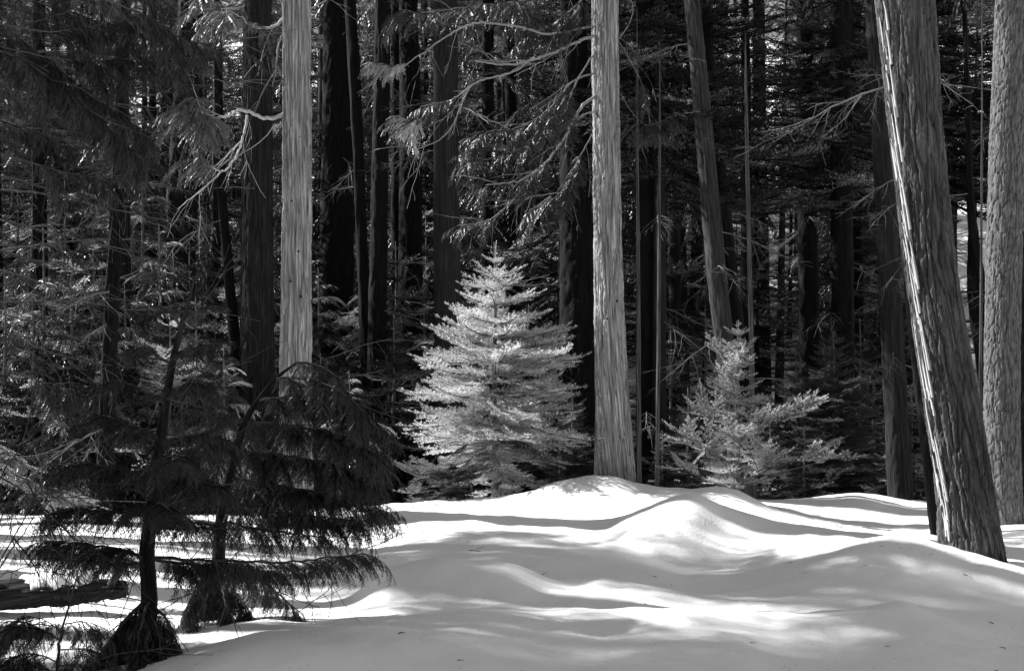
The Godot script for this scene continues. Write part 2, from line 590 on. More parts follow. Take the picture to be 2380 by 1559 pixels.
# ---------------------------------------------------------------- trunks
func trunk_mesh(pts: PackedVector3Array, rad: PackedFloat32Array, sides: int, fine: float, top_fine: float, style: String, amp: float, off: Vector3, flare := 0.0) -> ArrayMesh:
	# pts run upwards
	var sp := trunk_spline(pts, 12)
	var m := pts.size()
	var cum := PackedFloat32Array([0.0])
	for i in range(1, sp.size()):
		cum.append(cum[i - 1] + sp[i].distance_to(sp[i - 1]))
	var total := cum[cum.size() - 1]
	var c := PackedVector3Array()
	var ss := PackedFloat32Array()
	var rr := PackedFloat32Array()
	var s := 0.0
	var at := 0
	while true:
		while at < sp.size() - 2 and cum[at + 1] < s:
			at += 1
		var w := (s - cum[at]) / maxf(cum[at + 1] - cum[at], 1e-5)
		c.append(sp[at].lerp(sp[at + 1], w))
		ss.append(s)
		var g := clampf((at + w) / 12.0, 0.0, m - 1.001)
		var gi := int(g)
		rr.append(lerpf(rad[gi], rad[gi + 1], g - gi) + flare * exp(-s / 0.35))
		if s >= total:
			break
		s = minf(total, s + (fine if c[c.size() - 1].y + off.y < top_fine else 0.5))
	var nr := c.size()
	var v := PackedVector3Array()
	var uv := PackedVector2Array()
	var col := PackedColorArray()
	var st := sides + 1
	for j in nr:
		var t := (c[mini(j + 1, nr - 1)] - c[maxi(j - 1, 0)]).normalized()
		var right := (Vector3.RIGHT - t * t.x).normalized()
		var fwd := right.cross(t)
		var r := rr[j]
		var sj := ss[j]
		for i in st:
			var th := TAU * i / sides
			var tw := th + sj * 0.06
			var cx := cos(tw) * r
			var sx := sin(tw) * r
			var o := off.x * 7.0
			var disp := 0.0
			var tone := 1.0
			if style != "plain":
				var wob := 0.05 * nz.get_noise_2d(sj * 120.0 + o, th * 14.0 if i < sides else 0.0)
				cx += wob * r
				sx -= wob * r
			if style == "cedar":
				var a := nz.get_noise_3d(cx * 820.0 + o, sj * 85.0, sx * 820.0)
				var a2 := nz.get_noise_3d(cx * 2000.0 + o + 300.0, sj * 300.0, sx * 2000.0)
				var b := nfine.get_noise_3d(cx * 2600.0, sj * 700.0 + o, sx * 2600.0)
				disp = amp * (0.35 - 1.7 * exp(-a * a * 160.0) - 0.7 * exp(-a2 * a2 * 120.0) + absf(a) * 0.9 + b * 0.45)
				tone = 1.0 + 0.8 * ntone.get_noise_3d(cx * 700.0 + 90.0, sj * 45.0 + o, sx * 700.0)
				disp += 0.04 * r * cos(3.0 * th + o) + flare * 0.5 * exp(-sj / 0.5) * cos(7.0 * th + o)
			elif style == "pine":
				var cell := ncell.get_noise_3d(cx * 1050.0 + o, sj * 420.0, sx * 1050.0)
				var b := nfine.get_noise_3d(cx * 2500.0, sj * 700.0 + o, sx * 2500.0)
				var a := nz.get_noise_3d(cx * 500.0 + o, sj * 110.0, sx * 500.0)
				disp = amp * (smoothstep(0.0, 0.2, cell + 0.99) * 1.3 - 0.65 + b * 0.25 + a * 0.5)
				tone = 1.0 + 0.4 * ntone.get_noise_3d(cx * 900.0 + 90.0, sj * 400.0 + o, sx * 900.0)
			else:
				disp = amp * nz.get_noise_3d(cx * 900.0 + o, sj * 60.0, sx * 900.0)
				tone = 1.0 + 0.4 * ntone.get_noise_3d(cx * 500.0 + o, sj * 80.0, sx * 500.0)
			v.append(c[j] + (right * cos(th) + fwd * sin(th)) * maxf(r + disp, 0.004))
			uv.append(Vector2(float(i) / sides * TAU * r, sj))
			col.append(Color(tone, tone, tone))
	var n := PackedVector3Array()
	n.resize(v.size())
	for j in nr:
		for i in st:
			var i0 := i - 1 if i > 0 else sides - 1
			var i1 := i + 1 if i < sides else 1
			var du := v[j * st + i1] - v[j * st + i0]
			var dv := v[mini(j + 1, nr - 1) * st + i] - v[maxi(j - 1, 0) * st + i]
			var k := du.cross(dv).normalized()
			if k.dot(v[j * st + i] - c[j]) < 0.0:
				k = -k
			n[j * st + i] = k
	var idx := PackedInt32Array()
	for j in nr - 1:
		for i in sides:
			var p := j * st + i
			idx.append_array([p, p + 1, p + st, p + 1, p + st + 1, p + st])
	var last := v.size()
	v.append(c[nr - 1])
	n.append(Vector3.UP)
	uv.append(Vector2.ZERO)
	col.append(Color.WHITE)
	for i in sides:
		idx.append_array([(nr - 1) * st + i, (nr - 1) * st + i + 1, last])
	var arr := []
	arr.resize(Mesh.ARRAY_MAX)
	arr[Mesh.ARRAY_VERTEX] = v
	arr[Mesh.ARRAY_NORMAL] = n
	arr[Mesh.ARRAY_TEX_UV] = uv
	arr[Mesh.ARRAY_COLOR] = col
	arr[Mesh.ARRAY_INDEX] = idx
	var mesh := ArrayMesh.new()
	mesh.add_surface_from_arrays(Mesh.PRIMITIVE_TRIANGLES, arr)
	return mesh

# a tall tree whose trunk was surveyed at pts [px, py, width] (from high to low) at distance d
func tall_tree(called: String, label: String, pts: Array, d: float, mat: String, style: String, sides: int, amp: float, crown: Dictionary = {}) -> Dictionary:
	var w := PackedVector3Array()
	var r := PackedFloat32Array()
	var low: Array = pts[pts.size() - 1]
	var prev: Array = pts[pts.size() - 2]
	var pb := P(low[0], low[1], d)
	var pp := P(prev[0], prev[1], d)
	var slope := (pb - pp) / (pp.y - pb.y)
	var gy := ground(pb.x, pb.z)
	var foot := pb + Vector3(slope.x, -1, 0) * (pb.y - gy)
	gy = ground(foot.x, foot.z)
	foot = Vector3(foot.x, gy, -d)
	var rb: float = low[2] / K * d * 0.5
	var visible_foot: bool = pb.y - gy < 0.35
	w.append(foot - Vector3(0, 0.35, 0) + Vector3(slope.x, 0, 0) * 0.35)
	r.append(rb * (1.02 if visible_foot else 1.12))
	if pb.y - gy > 0.15:
		w.append(pb)
		r.append(rb)
	for k in range(pts.size() - 2, -1, -1):
		w.append(P(pts[k][0], pts[k][1], d))
		r.append(pts[k][2] / K * d * 0.5)
	var top := w[w.size() - 1]
	var below := w[w.size() - 2]
	var up := (top - below) / maxf(top.y - below.y, 0.1)
	var H: float = crown.get("H", 21.0) + gy
	var rt := r[r.size() - 1]
	var mid := (top.y + H) * 0.5
	if H > top.y + 1.0:
		w.append(top + Vector3(up.x * 0.7, 1, 0) * (mid - top.y))
		r.append(rt * 0.7)
		w.append(top + Vector3(up.x * 0.5, 1, 0) * (H - top.y))
		r.append(rt * 0.12)
	var tr := thing(called, label, "tree", crown.get("group", "tall trunks at the forest edge"), foot)
	var loc := PackedVector3Array()
	for p in w:
		loc.append(p - foot)
	var frame_top: float = EYE + 0.25 * d
	part("trunk", trunk_mesh(loc, r, sides, crown.get("fine", 0.05), frame_top, style, amp, foot, crown.get("flare", 0.0)), tr, M[mat])
	# crown high above, mostly out of the frame
	if H > top.y + 2.0:
		var n: int = crown.get("n", 60)
		var R: float = crown.get("R", 2.2)
		var lo: float = maxf(crown.get("lo", frame_top + 0.8), top.y + 0.5) - foot.y
		var list := [[], [], []]
		var tints := [[], [], []]
		for k in n:
			var t := rng.randf()
			var h := lerpf(lo, H - foot.y, t)
			var base := foot + Vector3(0, h, 0)
			for q in range(w.size() - 1):
				if base.y >= w[q].y and base.y <= w[q + 1].y:
					base = w[q].lerp(w[q + 1], (base.y - w[q].y) / (w[q + 1].y - w[q].y))
			var az := rng.randf() * TAU
			var l := R * (1.0 - 0.75 * t) * rng.randf_range(0.7, 1.15)
			var dir := Vector3(cos(az), rng.randf_range(-0.4, 0.0), sin(az)).normalized()
			if not lets_sun(base, dir, l):
				continue
			var q2 := k % 3
			list[q2].append(aim(dir, Vector3.UP, l / 1.6, base - foot))
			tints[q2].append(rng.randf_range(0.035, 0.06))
		for q in 3:
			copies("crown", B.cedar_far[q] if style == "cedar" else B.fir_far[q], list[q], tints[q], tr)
	return {"node": tr, "foot": foot, "w": w, "r": r, "d": d}

func path_px(pts: Array) -> PackedVector3Array:
	var p := PackedVector3Array()
	for q in pts:
		p.append(P(q[0], q[1], q[2]))
	return spline(p, 6)

# a limb of a tree along surveyed points, with bark and, when asked, foliage boughs along its outer part
func limb(tree: Node3D, pts: Array, r0: float, r1: float, tone: float, boughs: Array, n: int, size: float, tint: float, from := 0.3, droop := 0.5, twigs := 0, gaps := false) -> void:
	var path := path_px(pts)
	var base := tree.position
	var loc := PackedVector3Array()
	for k in path.size():
		var j := Vector3(rng.randf_range(-1, 1), rng.randf_range(-1, 1), rng.randf_range(-1, 1)) * r0 * 0.5
		loc.append(path[k] - base + (j if k > 0 else Vector3.ZERO))
	var w := Buf.new()
	w.tube(loc, r0, r1, 7, tone)
	for k in twigs:
		var i := rng.randi_range(1, loc.size() - 2)
		var dir := (loc[i + 1] - loc[i]).normalized()
		var a := rng.randf() * TAU
		var sd := (dir * 0.8 + Vector3(sin(a) * 0.5, cos(a) * 0.7 - 0.3, sin(a * 2.0) * 0.6)).normalized()
		var tw := crooked(loc[i], sd, rng.randf_range(0.3, 0.9), 6, 0.25, 0.2)
		w.tube(tw, r0 * 0.3, 0.0025, 4, tone * rng.randf_range(0.7, 1.1))
		for q in 2:
			var b := rng.randi_range(2, 5)
			w.tube(crooked(tw[b], (sd + Vector3(rng.randf_range(-1, 1), rng.randf_range(-1, 0.5), rng.randf_range(-1, 1)) * 0.8).normalized(), rng.randf_range(0.15, 0.4), 4, 0.2, 0.2), 0.003, 0.0018, 3, tone * 0.8)
	part("branch", w.into(ArrayMesh.new(), M.wood), tree)
	if n > 0:
		var list := [[], [], []]
		var tints := [[], [], []]
		for k in n:
			var t := from + (1.0 - from) * (k + rng.randf()) / n
			var i := mini(int(t * (loc.size() - 1)), loc.size() - 2)
			var dir := (loc[i + 1] - loc[i]).normalized()
			var side := dir.cross(Vector3.UP).normalized() * (1.0 if k % 2 == 0 else -1.0)
			var bd := (dir * 0.8 + side * rng.randf_range(0.2, 0.9) + Vector3(0, -droop * rng.randf_range(0.3, 1.2), 0)).normalized()
			var q := k % 3
			if gaps and not lets_sun(loc[i] + base, bd, size):
				continue
			list[q].append(aim(bd, Vector3.UP, size * rng.randf_range(0.65, 1.2) * (1.1 - 0.4 * t), loc[i]))
			tints[q].append(tint * rng.randf_range(0.7, 1.3))
		for q in 3:
			copies("foliage", boughs[q], list[q], tints[q], tree)

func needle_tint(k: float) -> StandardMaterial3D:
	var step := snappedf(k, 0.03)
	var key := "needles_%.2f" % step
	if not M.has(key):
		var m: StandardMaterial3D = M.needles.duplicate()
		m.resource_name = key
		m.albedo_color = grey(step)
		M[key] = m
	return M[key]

# ---------------------------------------------------------------- young firs
func young_fir(called: String, label: String, px: float, base_py: float, top_py: float, d: float, prof: Array, tint: float, group: String, layers: float, per: int, big: bool, lift := 0.0, rough := 0.12, cedar := false) -> Node3D:
	# prof: [[t from the top 0..1, half width in survey units], ...]
	var foot := P(px, base_py, d)
	foot.y = ground(foot.x, foot.z)
	var H := P(px, top_py, d).y - foot.y
	var tr := thing(called, label, "tree", group, foot)
	var w := Buf.new()
	var line := PackedVector3Array()
	for k in 9:
		line.append(Vector3(0.01 * sin(k * 1.3), H * k / 8.0 - (0.1 if k == 0 else 0.0), 0.01 * cos(k * 1.7)))
	w.tube(line, 0.012 * H + 0.012, 0.007, 8, 0.14)
	part("trunk", w.into(ArrayMesh.new(), M.wood), tr)
	var sets := {"fir_small": [[], [], []], "fir_mid": [[], [], []], "fir_big": [[], [], []], "fir_far": [[], [], []], "cedar_far": [[], [], []]}
	var tin := {"fir_small": [[], [], []], "fir_mid": [[], [], []], "fir_big": [[], [], []], "fir_far": [[], [], []], "cedar_far": [[], [], []]}
	var t := 0.03
	var idx := 0
	while t < 0.97:
		var hw := 0.0
		for q in prof.size() - 1:
			if t >= prof[q][0] and t <= prof[q + 1][0]:
				hw = lerpf(prof[q][1], prof[q + 1][1], (t - prof[q][0]) / (prof[q + 1][0] - prof[q][0]))
		var reach := hw / K * d
		if reach > 0.02:
			var turn := rng.randf() * TAU
			var n := per + rng.randi_range(-1, 1)
			for k in n:
				var az := turn + TAU * k / n + rng.randf_range(-0.25, 0.25)
				var l := reach * rng.randf_range(0.74, 1.15) * (1.0 + rough * sin(az * 2.0 + t * 17.0) + (0.06 * cos(az) if rough < 0.1 else 0.0))
				var rise := lerpf(0.4, -0.12, smoothstep(0.0, 0.8, t)) + lift + rng.randf_range(-0.18, 0.15)
				var dir := Vector3(cos(az), rise, sin(az)).normalized()
				var kind := "cedar_far" if cedar else "fir_far"
				var unit := 1.6
				if big:
					kind = "fir_small" if l < 0.55 else ("fir_mid" if l < 1.15 else "fir_big")
					unit = {"fir_small": 0.45, "fir_mid": 0.9, "fir_big": 1.5}[kind]
				var v := idx % 3
				idx += 1
				sets[kind][v].append(aim(dir, Vector3(rng.randf_range(-0.4, 0.4), 1, rng.randf_range(-0.4, 0.4)), l / unit, Vector3(0, H * (1.0 - t) + rng.randf_range(-0.025, 0.025), 0)))
				tin[kind][v].append(tint * (rng.randf_range(0.8, 1.2) if big else rng.randf_range(0.5, 1.5) * (4.0 if rng.randf() < 0.2 else 0.4)))  # some understory boughs far paler: sun flecks painted into the tint
		t += layers * rng.randf_range(0.8, 1.2)
	for kind in sets:
		for v in 3:
			if big:
				for i in sets[kind][v].size():
					var o := part("bough", B[kind][v], tr)
					o.transform = sets[kind][v][i]
					o.set_surface_override_material(0, needle_tint(tin[kind][v][i]))
			else:
				copies("boughs", B[kind][v], sets[kind][v], tin[kind][v], tr)
	if big:
		var lead := Buf.new()
		fir_shoot(lead, null, Vector3(0, H * 0.9, 0), Vector3.UP, Vector3.RIGHT, H * 0.105, 0.03, 0.008, 0.005, tint)
		part("leader", lead.into(ArrayMesh.new(), M.needles), tr)
	return tr

# ---------------------------------------------------------------- forest trees
func forest_tree(called: String, label: String, group: String, x: float, z: float, H: float, lo: float, R: float, n: int, cedar: bool, tint: float, bare: int, thin: float, dapple := 0.0) -> Node3D:
	z = aside(x, z)
	var foot := Vector3(x, ground(x, z), z)
	var tr := thing(called, label, "tree", group, foot)
	var rb := 0.007 * H + 0.03
	var lean := rng.randf_range(-0.02, 0.02)
	var pts := PackedVector3Array([Vector3(0, -0.4, 0), Vector3(lean * H * 0.3, H * 0.35, 0), Vector3(lean * H * 0.6, H * 0.7, 0), Vector3(lean * H, H, 0)])
	part("trunk", trunk_mesh(pts, PackedFloat32Array([rb * 1.15, rb * 0.8, rb * 0.45, 0.01]), 14, 0.6, 99.0, "plain", rb * 0.18, foot), tr, M.black_bark if rng.randf() < 0.6 else M.dark_bark)
	var list := [[], [], []]
	var tints := [[], [], []]
	for k in n:
		var t := (k + rng.randf()) / n
		var h := lerpf(lo, H * 0.985, t)
		var l := (R * pow(1.0 - t, 0.75) + 0.35) * rng.randf_range(0.65, 1.15)
		var az := k * 2.39996 + rng.randf_range(-0.5, 0.5)
		var dir := Vector3(cos(az), rng.randf_range(-0.35, 0.05) + 0.2 * t, sin(az)).normalized()
		var base := Vector3(lean * h, h, 0)
		if rng.randf() < thin + dapple * maxf(0.0, sin(h * 2.1 + x * 3.0)) or not lets_sun(foot + base, dir, l):
			continue
		var q := rng.randi_range(0, 2)
		list[q].append(aim(dir, Vector3.UP, l / 1.6, base))
		tints[q].append(tint * rng.randf_range(0.6, 1.35) * (4.5 if rng.randf() < 0.2 else 0.65))  # sunlit specks painted in as a few much paler boughs
	for q in 3:
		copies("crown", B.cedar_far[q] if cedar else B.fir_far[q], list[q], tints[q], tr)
	if bare > 0:
		var bl := []
		var bt := []
		for k in bare:
			var h := rng.randf_range(1.0, maxf(lo + 2.0, 6.0))
			var az := rng.randf() * TAU
			bl.append(aim(Vector3(cos(az), rng.randf_range(-0.4, 0.2), sin(az)), Vector3.UP, rng.randf_range(0.8, 2.0), Vector3(lean * h, h, 0)))
			bt.append(rng.randf_range(0.6, 1.6))
		copies("dead_branches", B.bare[rng.randi_range(0, 2)], bl, bt, tr)
	return tr

const REFS := [
	[-500, "the edge of the view"], [250, "the slim dark trunk beyond the log"], [595, "the dark furrowed cedar"], [690, "the tall pale cedar"], [785, "the wide black trunk"],
	[882, "the slim black trunk"], [1038, "the scaly grey trunk"], [1410, "the pale central cedar"], [1660, "the slanting brown trunk"], [1875, "the straight dark trunk"],
	[2065, "the upright brown cedar"], [2180, "the great leaning cedar"], [2335, "the scaly pine"], [2950, "the far side"],
]
const ORD := ["first", "second", "third", "fourth", "fifth", "sixth", "seventh", "eighth", "ninth", "tenth", "eleventh", "twelfth", "thirteenth", "fourteenth", "fifteenth", "sixteenth", "seventeenth", "eighteenth", "nineteenth", "twentieth"]
var order_seen := {}

func place_words(px: float, kind: String) -> String:
	for i in range(REFS.size() - 2, -1, -1):
		if px >= REFS[i][0]:
			var key := "%s%d" % [kind, i]
			order_seen[key] = order_seen.get(key, -1) + 1
			return "%s %s counting from %s" % [ORD[mini(order_seen[key], 19)], kind, REFS[i][1]]
	return kind

func _ready() -> void:
	# ---------------- camera, sky, sun, exposure
	var cam := Camera3D.new()
	cam.name = "camera"
	cam.position = Vector3(0, EYE, 0)
	cam.keep_aspect = Camera3D.KEEP_HEIGHT
	cam.fov = rad_to_deg(2.0 * atan(CY / K))
	cam.near = 0.1
	cam.far = 900.0
	cam.current = true
	add_child(cam)
	var env := Environment.new()
	env.background_mode = Environment.BG_SKY
	var sky := ProceduralSkyMaterial.new()
	sky.sky_top_color = grey(0.155)
	sky.sky_horizon_color = grey(0.25)
	sky.sky_curve = 0.2
	sky.ground_bottom_color = grey(0.15)
	sky.ground_horizon_color = grey(0.2)
	sky.sun_angle_max = 1.0
	env.sky = Sky.new()
	env.sky.sky_material = sky
	env.tonemap_mode = Environment.TONE_MAPPER_LINEAR
	env.tonemap_exposure = 2.4
	env.sdfgi_enabled = true
	env.ssao_enabled = true
	env.ssil_enabled = true
	var we := WorldEnvironment.new()
	we.name = "world_environment"
	we.environment = env
	add_child(we)
	var sun := DirectionalLight3D.new()
	sun.name = "sun"
	sun.light_energy = 1.6
	sun.light_angular_distance = 0.7
	sun.light_color = Color(1, 1, 1)
	sun.shadow_enabled = true
	add_child(sun)
	sun.look_at_from_position(to_sun * 50.0, Vector3.ZERO, Vector3.UP)

	# ---------------- noise, materials, boughs
	rng.seed = 20240117
	nz.seed = 3
	nz.frequency = 0.011
	nz.fractal_octaves = 2
	nfine.seed = 9
	nfine.frequency = 0.02
	nfine.fractal_octaves = 2
	ncell.seed = 4
	ncell.noise_type = FastNoiseLite.TYPE_CELLULAR
	ncell.frequency = 0.012
	ncell.cellular_return_type = FastNoiseLite.RETURN_DISTANCE2_SUB
	ntone.seed = 21
	ntone.frequency = 0.012
	ntone.fractal_octaves = 3
	nsnow.seed = 8
	nsnow.frequency = 0.02
	nsnow.fractal_octaves = 2
	make_materials()
	make_boughs()
	terrain_rows()
	for e in [[1147, 20.0, 1.9, 0.3, 3.9, 1.0], [1420, 19.6, 0.5, -0.5, 7.5, 1.0], [690, 18.2, 0.5, -0.5, 8.5, 1.0], [2180, 14.4, 0.8, -0.5, 6.0, 1.0], [2340, 19.0, 0.5, -0.5, 7.0, 1.0], [1715, 20.5, 1.5, 0.0, 2.4, 1.0], [1935, 25.0, 1.0, 0.5, 3.0, 0.7], [110, 12.8, 1.0, -0.2, 1.6, 1.0], [1000, 20.5, 0.9, -0.6, 0.7, 0.9], [470, 22.8, 3.2, -0.8, 2.8, 0.96], [350, 27.0, 5.5, -1.0, 8.0, 0.75], [1000, 29.0, 4.0, 0.0, 8.0, 0.7], [1700, 34.0, 5.0, 0.0, 8.0, 0.55]]:
		var c := P(e[0], CY, e[1])
		LITOBJ.append([c.x, c.z, e[2], e[3], e[4], e[5]])
	build_ground()
	front_trees()
	middle_trees()
	saplings()
	near_cedars()
	forest()
	shade_trees()
	small_things()

# ---------------------------------------------------------------- the named trees
func knots(t: Dictionary, spots: Array) -> void:
	var node: Node3D = t.node
	for s in spots:
		var p := P(s[0], s[1], t.d) - node.position
		var w: PackedVector3Array = t.w
		var r := 0.2
		var cx := p.x
		for q in w.size() - 1:
			var y := p.y + node.position.y
			if y >= w[q].y and y <= w[q + 1].y:
				var f := (y - w[q].y) / (w[q + 1].y - w[q].y)
				cx = lerpf(w[q].x, w[q + 1].x, f) - node.position.x
				r = lerpf(t.r[q], t.r[q + 1], f)
		var dx := clampf(p.x - cx, -r * 0.9, r * 0.9)
		var dz := sqrt(r * r - dx * dx)
		var out := Vector3(dx, 0, dz).normalized()
		var at := Vector3(cx, p.y, 0) + out * (r * 0.97)
		var b := Buf.new()
		b.tube(PackedVector3Array([at - out * 0.01, at + out * 0.012, at + out * 0.016, at + out * 0.002]), 0.017, 0.005, 9, 0.02)
		part("knot", b.into(ArrayMesh.new(), M.wood), node)

func front_trees() -> void:
	var cf: Array = B.cedar_far
	var cn: Array = B.cedar
	# tall pale cedar
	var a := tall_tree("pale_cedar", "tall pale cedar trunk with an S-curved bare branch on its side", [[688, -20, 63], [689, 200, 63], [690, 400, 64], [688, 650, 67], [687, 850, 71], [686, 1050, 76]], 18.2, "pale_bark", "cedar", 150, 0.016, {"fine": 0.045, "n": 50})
	knots(a, [[701, 322], [683, 470], [698, 586], [680, 655], [704, 690]])
	var n: Node3D = a.node
	limb(n, [[660, 265, 18.2], [640, 274, 18.1], [612, 274, 18.0], [585, 262, 17.8], [557, 255, 17.6], [530, 268, 17.4], [500, 273, 17.2], [478, 264, 17.0], [440, 250, 16.8]], 0.028, 0.010, 0.42, cn, 14, 1.0, 0.17, 0.66, 0.3, 5)
	limb(n, [[573, 268, 17.7], [566, 310, 17.6], [552, 355, 17.5], [532, 388, 17.4], [515, 397, 17.3], [494, 390, 17.2], [470, 365, 17.0]], 0.018, 0.006, 0.42, cn, 5, 0.8, 0.15, 0.8, 0.3, 6)
	limb(n, [[515, 397, 17.3], [470, 440, 17.2], [430, 470, 17.2], [412, 486, 17.2]], 0.011, 0.005, 0.36, cn, 0, 1.0, 0.1, 0.6, 0.3, 3)
	limb(n, [[658, 40, 18.2], [640, 60, 18.2], [610, 65, 18.2], [580, 58, 18.0], [560, 40, 17.8], [520, 20, 17.6]], 0.022, 0.007, 0.38, cn, 7, 0.9, 0.15, 0.6, 0.5, 5)
	limb(n, [[656, 80, 18.2], [645, 110, 18.2], [640, 160, 18.1], [632, 200, 18.0]], 0.014, 0.005, 0.3, cn, 0, 1.0, 0.1, 0.4, 0.4, 3)
	limb(n, [[720, 20, 18.2], [745, 8, 18.2], [765, -5, 18.2]], 0.012, 0.008, 0.3, cn, 0, 1.0, 0.1, 0.4, 0.4, 2)
	# dark furrowed cedar beside it
	var bt := tall_tree("dark_cedar", "dark deeply furrowed cedar trunk standing close beside the tall pale cedar", [[598, -20, 58], [597, 300, 67], [596, 700, 74], [597, 1000, 82], [598, 1100, 88]], 23.5, "dark_bark", "cedar", 120, 0.016, {"fine": 0.05, "n": 50})
	limb(bt.node, [[575, 10, 23.5], [540, 20, 23.2], [500, 12, 23.0], [470, -5, 22.8]], 0.02, 0.008, 0.3, cn, 6, 1.0, 0.12, 0.3, 0.4, 6)
	# central cedar
	var c := tall_tree("central_cedar", "pale fibrous cedar trunk rising from the crest of the snow mound", [[1407, -20, 58], [1408, 150, 59], [1410, 300, 60], [1413, 500, 61], [1416, 680, 65], [1421, 850, 71], [1427, 1000, 79], [1429, 1060, 83], [1430, 1115, 88]], 19.6, "pale_bark", "cedar", 170, 0.018, {"fine": 0.03, "n": 60, "flare": 0.05})
	knots(c, [[1425, 250], [1402, 418], [1433, 700], [1409, 741], [1444, 962]])
	n = c.node
	limb(n, [[1384, 82, 19.5], [1345, 96, 19.2], [1310, 112, 19], [1270, 128, 18.8], [1230, 142, 18.6], [1190, 150, 18.4], [1150, 148, 18.2], [1105, 140, 18]], 0.0224, 0.0112, 0.23, B.flat, 0, 0.58, 0.030, 0.5, 0.5, 8)
	limb(n, [[1230, 142, 18.6], [1190, 168, 18.5], [1150, 178, 18.4], [1110, 190, 18.3], [1075, 215, 18.2], [1040, 235, 18.1], [1010, 240, 18], [975, 250, 18]], 0.0132, 0.0048, 0.22, B.flat, 10, 0.52, 0.034, 0.6, 0.5, 6)
	limb(n, [[1090, 205, 18.3], [1070, 250, 18.2], [1052, 290, 18.1], [1030, 318, 18], [1000, 335, 18], [955, 352, 17.9]], 0.0106, 0.0040, 0.22, B.flat, 0, 0.52, 0.034, 0.5, 0.5, 5)
	limb(n, [[1384, 222, 19.5], [1350, 250, 19.2], [1330, 285, 19], [1312, 320, 18.9], [1290, 352, 18.8], [1262, 385, 18.7], [1225, 412, 18.6], [1190, 425, 18.5], [1130, 430, 18.4]], 0.0224, 0.0088, 0.23, B.flat, 14, 0.58, 0.028, 0.55, 0.6, 8)
	limb(n, [[1262, 385, 18.7], [1220, 430, 18.6], [1180, 478, 18.5], [1140, 508, 18.4], [1100, 521, 18.3], [1062, 524, 18.2]], 0.0132, 0.0048, 0.20, B.flat, 7, 0.52, 0.027, 0.5, 0.5, 6)
	limb(n, [[1384, 258, 19.5], [1350, 270, 19.4], [1320, 300, 19.2]], 0.0119, 0.0096, 0.23, B.flat, 0, 0.58, 0.034, 0.5, 0.5, 2)
	limb(n, [[1384, 60, 19.5], [1330, 70, 19.1], [1270, 78, 18.8], [1200, 60, 18.4], [1120, 52, 18], [1085, 60, 17.9], [1040, 82, 17.8], [1000, 110, 17.7], [960, 138, 17.6], [925, 158, 17.5], [880, 160, 17.4]], 0.0172, 0.0064, 0.22, B.flat, 20, 0.55, 0.5, 0.84, -0.1, 8)  # sunlit sprays at the tip: sunshine painted by a far paler tint
	limb(n, [[1384, 170, 19.5], [1330, 190, 19.2], [1290, 240, 19], [1240, 280, 18.8], [1190, 300, 18.6], [1140, 305, 18.4], [1100, 330, 18.3]], 0.0145, 0.0048, 0.15, B.flat, 27, 0.72, 0.025, 0.2, 0.7, 7)
	limb(n, [[1384, 120, 19.5], [1340, 190, 19.4], [1310, 260, 19.3], [1270, 300, 19.2], [1200, 350, 19], [1130, 370, 18.9], [1080, 360, 18.8]], 0.0132, 0.0048, 0.14, B.flat, 27, 0.72, 0.023, 0.2, 0.7, 6)
	limb(n, [[1384, 300, 19.6], [1350, 360, 19.5], [1320, 420, 19.4], [1290, 460, 19.3], [1230, 490, 19.2]], 0.0106, 0.0040, 0.14, B.flat, 19, 0.63, 0.020, 0.2, 0.7, 6)
	limb(n, [[1384, -60, 19.5], [1300, -30, 19.2], [1220, 0, 18.9], [1140, 10, 18.6], [1060, 20, 18.3], [980, 30, 18], [930, 20, 17.9]], 0.0158, 0.0048, 0.15, B.flat, 34, 0.72, 0.037, 0.2, 0.6, 5)
	limb(n, [[1384, -30, 19.5], [1330, 20, 19.2], [1280, 60, 19.1], [1230, 80, 19]], 0.0132, 0.0048, 0.14, B.flat, 19, 0.69, 0.023, 0.2, 0.7, 5)
	limb(n, [[1010, 238, 18], [985, 270, 18], [960, 285, 18], [935, 280, 17.9]], 0.0059, 0.0032, 0.20, B.flat, 10, 0.5, 0.4, 0.3, 0.2, 4)  # paler foliage tint again, painting a sunlit spray
	limb(n, [[1438, 90, 19.6], [1460, 60, 19.6], [1472, 20, 19.6], [1460, -10, 19.6]], 0.0092, 0.0048, 0.19, B.flat, 0, 0.58, 0.034, 0.5, 0.5, 2)
	limb(n, [[1438, 95, 19.6], [1465, 140, 19.6], [1490, 190, 19.6], [1500, 240, 19.5]], 0.0079, 0.0040, 0.15, B.flat, 8, 0.46, 0.034, 0.6, 0.8, 3)
	limb(n, [[1438, 210, 19.6], [1470, 262, 19.6], [1500, 290, 19.5], [1530, 285, 19.4], [1560, 270, 19.3]], 0.0079, 0.0032, 0.14, B.flat, 17, 0.46, 0.040, 0.4, 0.8, 3)
	# great leaning cedar
	var g := tall_tree("leaning_cedar", "great leaning cedar with shredding bark, sunlight painted along one edge", [[2105, -20, 131], [2112, 60, 127], [2131, 300, 116], [2150, 480, 112], [2165, 620, 111], [2186, 760, 113], [2209, 900, 117], [2247, 1150, 123], [2258, 1240, 130], [2264, 1300, 136]], 14.4, "brown_bark", "cedar", 230, 0.022, {"fine": 0.024, "n": 60, "H": 18.0, "flare": 0.06})
	knots(g, [[2140, 500], [2165, 700], [2185, 770], [2128, 45], [2230, 800]])
